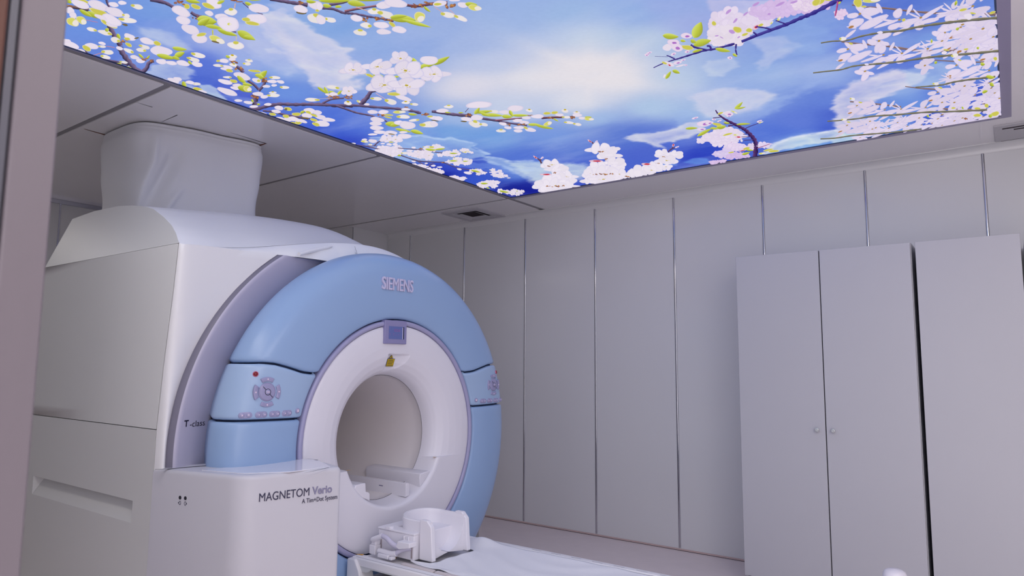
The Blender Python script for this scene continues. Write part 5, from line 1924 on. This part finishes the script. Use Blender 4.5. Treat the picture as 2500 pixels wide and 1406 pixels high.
mass(*o7, [(1300, 245), (1420, 225), (1560, 262), (1480, 285), (1320, 262)], 14, 8.6, 2.8, 0.2, buds=0.5)
mass(*o7, [(1180, 385), (1300, 340), (1480, 355), (1470, 425), (1330, 420), (1200, 420)], 20, 10.8, 3.6, 0.3, buds=0.2)
mass(*o7, [(790, 425), (940, 445), (930, 455), (850, 450)], 8, 9.7, 3.0, 0.2)
mass(*o7, [(920, 478), (1100, 490), (1150, 518), (1080, 535)], 12, 9.7, 3.2, 0.4)
mass(*o7, [(1200, 572), (1300, 572), (1430, 592), (1430, 625), (1330, 615)], 12, 8.6, 2.6, 0.2)
mass(*o7, [(1510, 505), (1620, 470), (1700, 530), (1600, 555)], 12, 9.7, 3.0, 0.2, buds=0.4)
mass(*o7, [(1730, 482), (1880, 492), (1920, 540), (2010, 585), (1880, 597), (1760, 560)], 17, 8.6, 2.8, 0.2, buds=0.3)
mass(*o7, [(1570, 665), (1700, 628), (1850, 645), (1840, 700), (1760, 740), (1620, 710)], 20, 9.7, 3.2, 0.3, buds=0.2)
mass(*o7, [(1860, 752), (1980, 742), (2100, 745), (2240, 770), (2130, 815), (1930, 800)], 20, 8.6, 2.8, 0.2, buds=0.3)
block(*o7, [(780, 385, 60, 22, 0, 'P'), (1470, 532, 100, 38, 10, 'P'), (1110, 458, 70, 22, 0, 'P'), (1290, 380, 110, 22, 0, 'G'), (1440, 382, 80, 14, 0, 'G'), (1000, 235, 150, 30, 5, 'G'), (1120, 228, 130, 24, -5, 'G'), (1570, 512, 130, 26, 12, 'G'), (1680, 665, 100, 24, 0, 'G'), (1930, 768, 130, 26, 10, 'G'), (1290, 282, 110, 18, 0, 'G'), (780, 210, 60, 26, 0, 'P'), (730, 250, 90, 24, 0, 'P'), (1820, 700, 80, 26, 0, 'P'), (1830, 640, 70, 26, 0, 'P'),
            (870, 225, 50, 24, 0, 'O'), (1160, 398, 50, 20, 0, 'O'), (940, 410, 40, 20, 0, 'P'), (1030, 440, 60, 26, 0, 'P'), (1300, 575, 60, 30, 0, 'P'), (1360, 485, 60, 26, 10, 'P'), (1990, 595, 50, 14, 0, 'P')])
# white blossom spires along the far frame
o8 = (1280, 320, 5.952)
PUR = dict(dark=(70, 44, 66), light=(110, 74, 92))
for (bx, by) in ((0, 0), (-790, 235)):
    tw(*o8, [(1040 + bx, 235 + by), (1020 + bx, 195 + by), (970 + bx, 155 + by), (925 + bx, 135 + by)], 26, 12, **PUR)
    tw(*o8, [(1020 + bx, 200 + by), (1045 + bx, 155 + by)], 20, 16, **PUR)
    block(*o8, [(950 + bx, 145 + by, 70, 24, 35, 'R'), (1048 + bx, 155 + by, 50, 30, -40, 'K')])
tw(*o8, [(2090, 300), (2150, 255), (2240, 230)], 20, 10, **PUR)
tw(*o8, [(2150, 255), (2168, 205)], 16, 14, **PUR)
block(*o8, [(2165, 205, 46, 34, -70, 'R'), (2220, 232, 70, 20, -20, 'K'), (2050, 270, 50, 20, 20, 'K')])
SW = (228, 220, 232)
SR = (219, 211, 230)
for (x, y, rx, ry, rot) in ((400, 490, 190, 46, 12), (480, 562, 195, 52, 40), (600, 660, 200, 46, 5), (470, 665, 170, 40, 30), (400, 730, 240, 66, 20), (580, 740, 200, 60, 50), (280, 790, 190, 46, 10), (470, 790, 260, 60, 33), (620, 800, 190, 36, 0), (330, 850, 150, 34, 10),
                            (1100, 265, 230, 40, 20), (1260, 265, 150, 34, 50), (1230, 350, 205, 56, 8), (1310, 462, 195, 56, 30), (1080, 520, 190, 54, 12), (1300, 560, 190, 60, 44), (1000, 620, 190, 46, 5), (1180, 640, 300, 70, 25), (1380, 625, 180, 50, 11), (980, 720, 180, 40, 20), (1150, 700, 250, 56, 40), (1330, 670, 160, 36, 0),
                            (2020, 330, 150, 42, 5), (2180, 345, 160, 40, 38), (2068, 428, 190, 52, 20), (1920, 520, 180, 44, 14), (2060, 520, 110, 34, 50), (1700, 580, 210, 52, 22), (1850, 570, 160, 44, 5), (1580, 625, 170, 38, 30), (1480, 650, 120, 26, 10)):
    five(1280 + x / 5.952, 320 + y / 5.952, rx / 5.952 * 0.98, ry / 5.952, rot, RN.random() < 0.35, SW, SR)
block(*o8, [(1040, 435, 190, 36, 0, 'R'), (310, 630, 160, 30, 0, 'R'), (1770, 480, 150, 34, 0, 'R'), (1150, 628, 150, 26, 5, 'O'), (1030, 628, 70, 20, 0, 'O'), (1265, 620, 60, 24, 0, 'O'), (460, 802, 140, 26, 5, 'O'), (350, 800, 70, 18, 0, 'O'), (560, 796, 50, 22, 0, 'O'), (1480, 660, 110, 18, -5, 'O'), (1190, 410, 40, 40, 80, 'O'), (445, 608, 40, 34, 80, 'O'), (1110, 302, 90, 24, 10, 'O'), (360, 512, 70, 22, 10, 'O'), (2030, 374, 60, 16, 10, 'O'), (1940, 470, 60, 16, -20, 'O')])
# pink blossom branch, upper right
o9 = (1560, 0, 5.952)
IND = dict(dark=(36, 26, 104), light=(84, 70, 150))
LT = (220, 208, 228)
mass(*o9, [(1000, 440), (1100, 360), (1170, 230), (1400, 190), (1700, 170), (1850, 110), (1950, 190), (1850, 280), (1700, 380), (1600, 420), (1480, 570), (1320, 560), (1240, 610), (1080, 600), (1020, 530)], 46, 22, 17, 0.0, LT, (213, 198, 226))
mass(*o9, [(1700, 160), (1900, 80), (2200, 20), (2500, -30), (2700, -40), (2740, 90), (2500, 150), (2350, 130), (2100, 170), (1900, 230), (1750, 280)], 36, 20, 13, 0.0, (208, 184, 224), (201, 175, 221))
mass(*o9, [(2250, 60), (2500, 20), (2680, 60), (2560, 130), (2400, 130)], 10, 20, 12, 0.0, (224, 208, 226), (206, 182, 222))
mass(*o9, [(1040, 460), (1250, 430), (1450, 480), (1440, 580), (1320, 560), (1240, 600), (1080, 590)], 12, 22, 16, 0.0, (224, 213, 226), (219, 208, 226))
mass(*o9, [(2780, 230), (2860, 190), (2960, 150), (2990, 230), (2880, 260)], 5, 14, 8, 0.0, (222, 200, 226), (206, 176, 218))
for (x, y, L_, W_, a_) in ((1350, 460, 90, 60, 20), (1400, 300, 90, 36, -50), (1550, 200, 90, 30, -40), (1890, 205, 50, 30, -10), (1300, 170, 110, 40, -40), (1130, 520, 60, 20, -10), (1200, 545, 60, 14, 30), (1450, 540, 50, 20, -30), (1700, 60, 130, 40, -30), (2050, 60, 150, 40, -25), (2250, 30, 120, 36, -20)):
    blob(1560 + x / 5.952, y / 5.952, L_ / 5.952, W_ / 5.952, a_, (200, 174, 220), (184, 146, 208))
block(*o9, [(1430, 430, 140, 90, 10, 'Y'), (1600, 440, 100, 60, 0, 'Y'), (1540, 500, 110, 36, -20, 'Y'), (1700, 395, 110, 60, -30, 'R'), (1770, 365, 80, 40, -20, 'Y'), (1090, 340, 80, 60, 40, 'Y'), (2030, 280, 90, 40, -50, 'YB'), (1930, 330, 60, 24, -50, 'YB')])
tw(*o9, [(210, 985), (330, 930), (500, 872), (560, 856), (700, 812), (950, 735), (1100, 712), (1390, 635)], 12, 34, **IND)
tw(*o9, [(1490, 605), (1700, 520), (1930, 432), (2150, 352), (2350, 262), (2520, 195), (2760, 70), (2950, -20)], 38, 62, dark=(44, 36, 124), light=(76, 68, 152))
tw(*o9, [(1930, 430), (1820, 402), (1700, 388)], 26, 18, **IND)
tw(*o9, [(1720, 512), (1660, 465)], 34, 20, **IND)
tw(*o9, [(2140, 352), (2020, 308), (1985, 300)], 22, 16, **IND)
tw(*o9, [(990, 727), (830, 692), (750, 655)], 24, 34, **IND)
tw(*o9, [(1050, 712), (1030, 672), (985, 668)], 34, 26, **IND)
tw(*o9, [(1412, 640), (1405, 720), (1425, 800)], 28, 18, **IND)
tw(*o9, [(520, 855), (440, 818), (400, 805)], 22, 12, **IND)
tw(*o9, [(230, 818), (420, 826)], 5, 5, **IND)
tw(*o9, [(2890, 20), (2870, 140), (2850, 230)], 26, 22, dark=(150, 50, 110), light=(190, 100, 150))
block(*o9, [(460, 525, 240, 84, 5, 'G'), (690, 520, 160, 84, 0, 'K'), (920, 622, 270, 106, -15, 'G'), (850, 435, 260, 150, -65, 'G'), (790, 600, 90, 60, 20, 'G'), (700, 690, 180, 70, 10, 'Y'), (850, 740, 160, 40, -15, 'G'), (1220, 727, 230, 60, 10, 'G'), (640, 597, 80, 40, 10, 'G'), (500, 615, 180, 90, 0, 'K'), (550, 690, 170, 110, 20, 'K'), (410, 690, 130, 100, 0, 'P'), (700, 750, 80, 40, -20, 'K'), (500, 785, 80, 40, -20, 'K'),
            (130, 780, 60, 40, -20, 'K'), (150, 765, 80, 26, -20, 'K'), (110, 800, 60, 34, 20, 'K'), (440, 930, 150, 60, 20, 'P'), (370, 915, 90, 30, 20, 'Y'), (560, 910, 120, 50, -10, 'K'), (640, 872, 80, 26, -10, 'K'), (600, 955, 130, 26, -15, 'P'), (440, 945, 60, 30, 30, 'R'), (680, 945, 50, 26, 0, 'K'), (425, 1090, 140, 50, -55, 'G'), (540, 1045, 120, 54, 20, 'G'), (1395, 802, 80, 40, 30, 'G'), (1320, 840, 70, 44, 0, 'K'), (370, 1105, 60, 30, -60, 'P'),
            (2640, 30, 140, 60, -30, 'Y'), (2750, 0, 110, 30, 0, 'Y')])
# small pink branch at the far frame
o10 = (1640, 230, 8.271)
mass(*o10, [(560, 945), (700, 850), (800, 790), (1000, 700), (1200, 670), (1420, 720), (1440, 880), (1290, 940), (1340, 1010), (1240, 1090), (1140, 1100), (950, 1000), (760, 940)], 30, 20, 7.5, 0.0, (222, 210, 230), (212, 197, 227))
mass(*o10, [(880, 1220), (1000, 1160), (1200, 1120), (1220, 1180), (1080, 1240), (950, 1255)], 10, 17, 5.5, 0.0, (212, 198, 230), (198, 178, 224))
mass(*o10, [(1200, 1010), (1480, 1020), (1640, 1020), (1640, 1080), (1400, 1100), (1240, 1090)], 10, 16, 5, 0.0, (222, 206, 230), (204, 184, 224))
mass(*o10, [(1180, 1290), (1240, 1210), (1340, 1200), (1560, 1240), (1400, 1270), (1250, 1300)], 9, 14, 5, 0.0, (208, 184, 224), (190, 160, 214))
mass(*o10, [(1760, 1010), (1980, 1000), (1900, 1040), (1760, 1060)], 5, 14, 4, 0.0, (220, 206, 232), (204, 184, 224))
mass(*o10, [(760, 1385), (900, 1360), (1070, 1335), (1000, 1350), (860, 1380)], 5, 12, 3, 0.0, (214, 190, 226), (200, 170, 218))
PD = dict(dark=(40, 22, 78), light=(96, 60, 112))
tw(*o10, [(885, 320), (930, 390), (1010, 460), (1120, 530), (1280, 610), (1430, 690), (1500, 735), (1610, 840), (1680, 940), (1700, 1060), (1680, 1260)], 22, 96, **PD)
tw(*o10, [(985, 460), (830, 482)], 16, 16, **PD)
tw(*o10, [(1260, 620), (1140, 645)], 16, 30, **PD)
tw(*o10, [(1240, 600), (1050, 600)], 10, 8, **PD)
tw(*o10, [(1490, 690), (1600, 640), (1760, 585)], 16, 10, **PD)
tw(*o10, [(1540, 795), (1440, 808)], 14, 10, **PD)
tw(*o10, [(1600, 855), (1400, 862)], 14, 10, **PD)
tw(*o10, [(1660, 918), (1460, 928)], 16, 12, **PD)
tw(*o10, [(1730, 1090), (1980, 1005)], 16, 10, dark=(120, 60, 110), light=(180, 100, 150))
block(*o10, [(1350, 225, 220, 66, -40, 'G'), (1390, 275, 220, 40, -10, 'G'), (1100, 370, 200, 44, -12, 'P'), (1150, 400, 200, 80, 0, 'K'), (1260, 360, 140, 30, 25, 'YB'), (980, 385, 130, 36, -20, 'Y'), (1150, 445, 90, 30, 0, 'K'), (470, 480, 150, 36, -15, 'K'), (660, 590, 300, 130, -10, 'K'), (760, 580, 160, 60, -10, 'K'), (400, 690, 260, 54, -3, 'G'), (600, 705, 180, 60, 0, 'K'), (660, 770, 340, 70, -28, 'G'),
             (1000, 660, 200, 90, -5, 'G'), (860, 690, 170, 50, 5, 'G'), (920, 610, 200, 60, 10, 'Y'), (1110, 575, 130, 44, 10, 'G'), (1450, 605, 300, 44, -3, 'G'), (1770, 545, 120, 40, -20, 'K'), (1800, 570, 100, 24, -20, 'YB'), (1130, 810, 200, 40, -15, 'Y'), (1340, 865, 130, 40, 0, 'R'), (1300, 820, 130, 30, -5, 'YB'), (850, 510, 80, 40, 0, 'K'), (960, 540, 90, 34, -20, 'K'), (1510, 1095, 140, 50, -10, 'Y'), (1580, 1130, 150, 40, 5, 'G'), (1420, 1140, 170, 26, -10, 'R'),
             (1500, 1195, 180, 50, -15, 'G'), (1200, 1175, 120, 30, -10, 'Y'), (1950, 1125, 200, 40, -10, 'Y'), (2060, 1150, 220, 50, -5, 'Y'), (1820, 1195, 140, 40, -10, 'YB'), (1410, 935, 60, 50, 60, 'P'), (1200, 968, 50, 24, 0, 'K')])


# star-shaped white blossoms at the right edge
def star(x, y, s, kind=0, fl=1.0):
    PW = jit((216, 204, 226), 6)
    PR = jit((200, 190, 224), 5)
    sets = [
        [(5, -9, 30, 13, 35), (-17, 4, 27, 12, -12), (27, -5, 42, 20, -8), (48, -14, 26, 9, 62), (-8, 22, 38, 18, -24), (34, 20, 70, 17, -24), (-20, 33, 24, 4, 8), (-22, 48, 28, 7, -38), (20, 8, 26, 9, 25)],
        [(6, -12, 44, 15, -18), (-16, 3, 26, 13, 8), (0, 14, 30, 17, -55), (14, 6, 22, 9, 10)],
        [(-4, -16, 26, 17, -50), (-32, 10, 60, 7, -18), (-26, 2, 34, 4, 6), (16, 10, 44, 13, -14), (-12, 16, 34, 12, -20), (6, 26, 50, 8, -30), (24, -24, 26, 8, -60)],
        [(26, -12, 60, 9, -32), (-14, -4, 34, 4, 22), (-18, 4, 40, 4, -6), (-10, -12, 24, 4, 45), (-4, 18, 26, 20, -40), (20, 8, 44, 10, -14), (-24, 12, 44, 5, -20)],
    ][kind % 4]
    for dx, dy, L_, W_, a_ in sets:
        blob(x + dx * s, y + dy * s * fl, L_ * s * 1.14, W_ * s * 1.15 * (0.5 + 0.5 * fl), a_ * (0.4 + 0.6 * fl), PR, PW, n=12, egg=RN.uniform(-0.25, 0.25), wob=0.07)
    blob(x, y, 8 * s, 5 * s * fl, -20, (190, 160, 120), (168, 134, 74), n=8)
    if kind % 4 == 0:
        blob(x - 21 * s, y + 32 * s * fl, 15 * s, 6 * s * fl, -18, (190, 150, 110), (170, 120, 74), n=8)


OL = dict(dark=(84, 84, 84), light=(138, 132, 104))
BR = dict(dark=(104, 84, 96), light=(150, 122, 112))
twig([(2080, 12), (2115, 17), (2160, 20), (2230, 28), (2300, 33), (2360, 31), (2440, 36)], 3, 7, **BR)
twig([(2054, 102), (2100, 107), (2160, 112), (2200, 118), (2260, 125), (2330, 123), (2440, 127)], 3, 8, **BR)
twig([(2210, 211), (2250, 216), (2290, 218)], 2, 4, **BR)
twig([(2250, 145), (2300, 148), (2380, 152), (2440, 148)], 2, 4, **BR)
twig([(2075, 248), (2110, 251), (2160, 256), (2200, 261)], 3, 4, **BR)
twig([(2295, 265), (2340, 268), (2380, 269), (2440, 270)], 4, 9, **BR)
twig([(2425, 188), (2415, 220), (2400, 262)], 6, 9, **BR)
RZ = [(2310, 20), (2440, 0), (2440, 285), (2200, 318), (2050, 338), (2070, 312), (2250, 278), (2330, 240), (2300, 180), (2340, 100)]
kk = 0
while kk < 22:
    x, y = RN.uniform(2050, 2440), RN.uniform(0, 335)
    if inpoly(x, y, RZ):
        star(x, y, RN.uniform(0.6, 1.0), RN.randrange(4), 1.0 if y < 150 else 0.65)
        kk += 1
for (x, y, s, k, fl) in ((2099, 34, 1.0, 0, 1.0), (2196, 48, 1.0, 2, 1.0), (2248, 43, 1.0, 3, 1.0), (2325, 28, 1.05, 3, 0.9), (2375, 15, 1.1, 2, 0.9), (2146, 100, 1.0, 1, 1.0), (2306, 80, 1.05, 1, 0.9), (2070, 120, 0.86, 0, 1.0), (2157, 134, 0.86, 2, 1.0), (2202, 130, 0.86, 3, 1.0), (2265, 119, 0.9, 3, 1.0), (2112, 174, 0.85, 1, 1.0),
                         (2258, 160, 0.85, 1, 0.9), (2335, 159, 0.85, 0, 1.0), (2415, 172, 0.8, 2, 1.0), (2350, 60, 1.2, 0, 0.8), (2400, 70, 1.2, 2, 0.8), (2390, 105, 1.2, 1, 0.8), (2420, 45, 1.0, 3, 0.9), (2370, 95, 1.0, 3, 0.8), (2300, 100, 0.9, 2, 0.8), (2289, 225, 0.8, 0, 0.8), (2355, 210, 0.9, 1, 0.8), (2380, 232, 0.95, 2, 0.7), (2420, 215, 0.8, 3, 0.8), (2400, 250, 0.95, 0, 0.7),
                         (2330, 250, 0.9, 3, 0.7), (2260, 262, 0.85, 2, 0.7), (2300, 250, 0.85, 1, 0.7), (2430, 275, 0.8, 1, 0.7), (2360, 270, 0.9, 2, 0.6), (2400, 285, 0.8, 3, 0.6), (2160, 268, 0.75, 2, 0.8), (2200, 266, 0.75, 3, 0.8), (2092, 258, 0.8, 0, 0.7), (2124, 296, 0.75, 1, 0.7), (2244, 288, 0.8, 1, 0.7), (2290, 290, 0.85, 3, 0.6), (2330, 295, 0.85, 0, 0.5), (2068, 306, 0.8, 0, 0.6),
                         (2130, 315, 0.75, 2, 0.6), (2170, 313, 0.7, 3, 0.6), (2215, 308, 0.7, 3, 0.6), (2250, 305, 0.7, 2, 0.5), (2100, 336, 0.7, 1, 0.4), (2300, 306, 0.7, 1, 0.5), (2350, 288, 0.8, 1, 0.6), (2420, 120, 1.0, 0, 0.8), (2425, 90, 1.0, 2, 0.8), (2320, 190, 0.7, 3, 0.8), (2440, 240, 0.8, 2, 0.8)):
    star(x, y, s, k, fl)
twig([(2004, 105), (2030, 101), (2070, 98), (2105, 88), (2155, 79), (2200, 75), (2240, 66), (2300, 57), (2360, 50), (2440, 43)], 3, 7, **OL)
twig([(1985, 178), (2010, 175), (2053, 170), (2087, 161), (2140, 156), (2200, 150), (2260, 141), (2310, 136), (2370, 131), (2440, 124)], 3, 6, **OL)
twig([(2235, 213), (2260, 211), (2300, 207), (2330, 200), (2370, 194), (2430, 187)], 3, 5, **OL)
twig([(2020, 296), (2050, 294), (2090, 290), (2130, 284), (2190, 280), (2260, 274), (2330, 272), (2410, 268)], 3, 5, **OL)
twig([(2003, 339), (2040, 337), (2080, 331), (2130, 327), (2190, 322), (2250, 315)], 3, 4, **OL)
block(1980, 180, 5.319, [(540, 328, 70, 40, 10, 'B'), (640, 372, 50, 20, 10, 'Y'), (1620, 130, 80, 40, 0, 'B'), (1680, 182, 60, 22, 20, 'Y'), (430, 595, 70, 36, 0, 'B'), (490, 628, 50, 18, 10, 'Y'), (2330, 40, 120, 50, 10, 'G'), (2350, 140, 70, 50, 40, 'G'), (2260, 235, 80, 40, -20, 'G'), (2160, 540, 110, 40, 0, 'Y'), (2390, 520, 120, 60, -20, 'Y'), (2330, 550, 50, 60, 60, 'G'), (2280, 415, 60, 50, 60, 'Y'), (1850, 445, 60, 24, 0, 'Y'), (1970, 445, 40, 26, 60, 'G'), (2160, 450, 80, 30, 0, 'Y'), (1520, 550, 40, 30, 60, 'G'), (2010, 585, 70, 26, 0, 'O')])
block(1900, 0, 5.86, [(925, 555, 100, 60, 0, 'B'), (1040, 625, 70, 26, 15, 'Y'), (1225, 95, 70, 30, 0, 'Y'), (1455, 465, 80, 40, 0, 'P'), (1265, 920, 60, 30, 0, 'P'), (1140, 40, 130, 130, 60, 'Y'), (1330, 10, 260, 60, -5, 'YB'), (545, 30, 150, 90, -40, 'Y'), (880, 40, 50, 30, -40, 'G')])
block(2150, 0, 5.86, [(330, 285, 60, 40, -20, 'Y'), (1320, 190, 90, 26, 10, 'Y'), (1600, 180, 90, 40, -20, 'Y'), (1080, 40, 40, 80, 20, 'G'), (1180, 140, 120, 40, -10, 'Y'), (1100, 410, 60, 40, -30, 'G'), (730, 590, 30, 60, 0, 'G'), (790, 895, 50, 40, -30, 'G'), (940, 715, 90, 24, 10, 'Y'), (1220, 705, 80, 26, -10, 'Y'), (1390, 690, 40, 40, 60, 'G'), (1460, 915, 70, 50, 10, 'G'), (1640, 840, 60, 50, 40, 'Y'), (1250, 235, 130, 90, 20, 'P'), (1060, 795, 100, 60, -10, 'B'), (1130, 860, 60, 20, 15, 'Y'), (910, 755, 80, 50, 0, 'P')])

fv = film_v.tolist() + PV
off = len(film_v)
ff = film_f.tolist() + [tuple(i + off for i in f) for f in PF]
me = bpy.data.meshes.new('printed_film')
me.from_pydata(fv, [], ff)
me.materials.append(mp)
ca = me.color_attributes.new('print', 'FLOAT_COLOR', 'POINT')
pc = np_lin(np.array(PC, float))
allc = np.ones((len(fv), 4), np.float32)
allc[:off, :3] = film_c
allc[off:, :3] = pc
ca.data.foreach_set('color', allc.ravel())
me.update()
fo = bpy.data.objects.new('printed_film', me)
COL.objects.link(fo)
fo.parent = mural
fo.matrix_parent_inverse = root_inv(mural)
# lid above the film so no daylight comes through the ceiling opening
b = MB()
b.box(MX0 - 0.01, MX1 + FR, MY0 - FR, MY1 + FR, CZ + 0.05, CZ + 0.10)
b.build('light_box', M_VENT, mural)
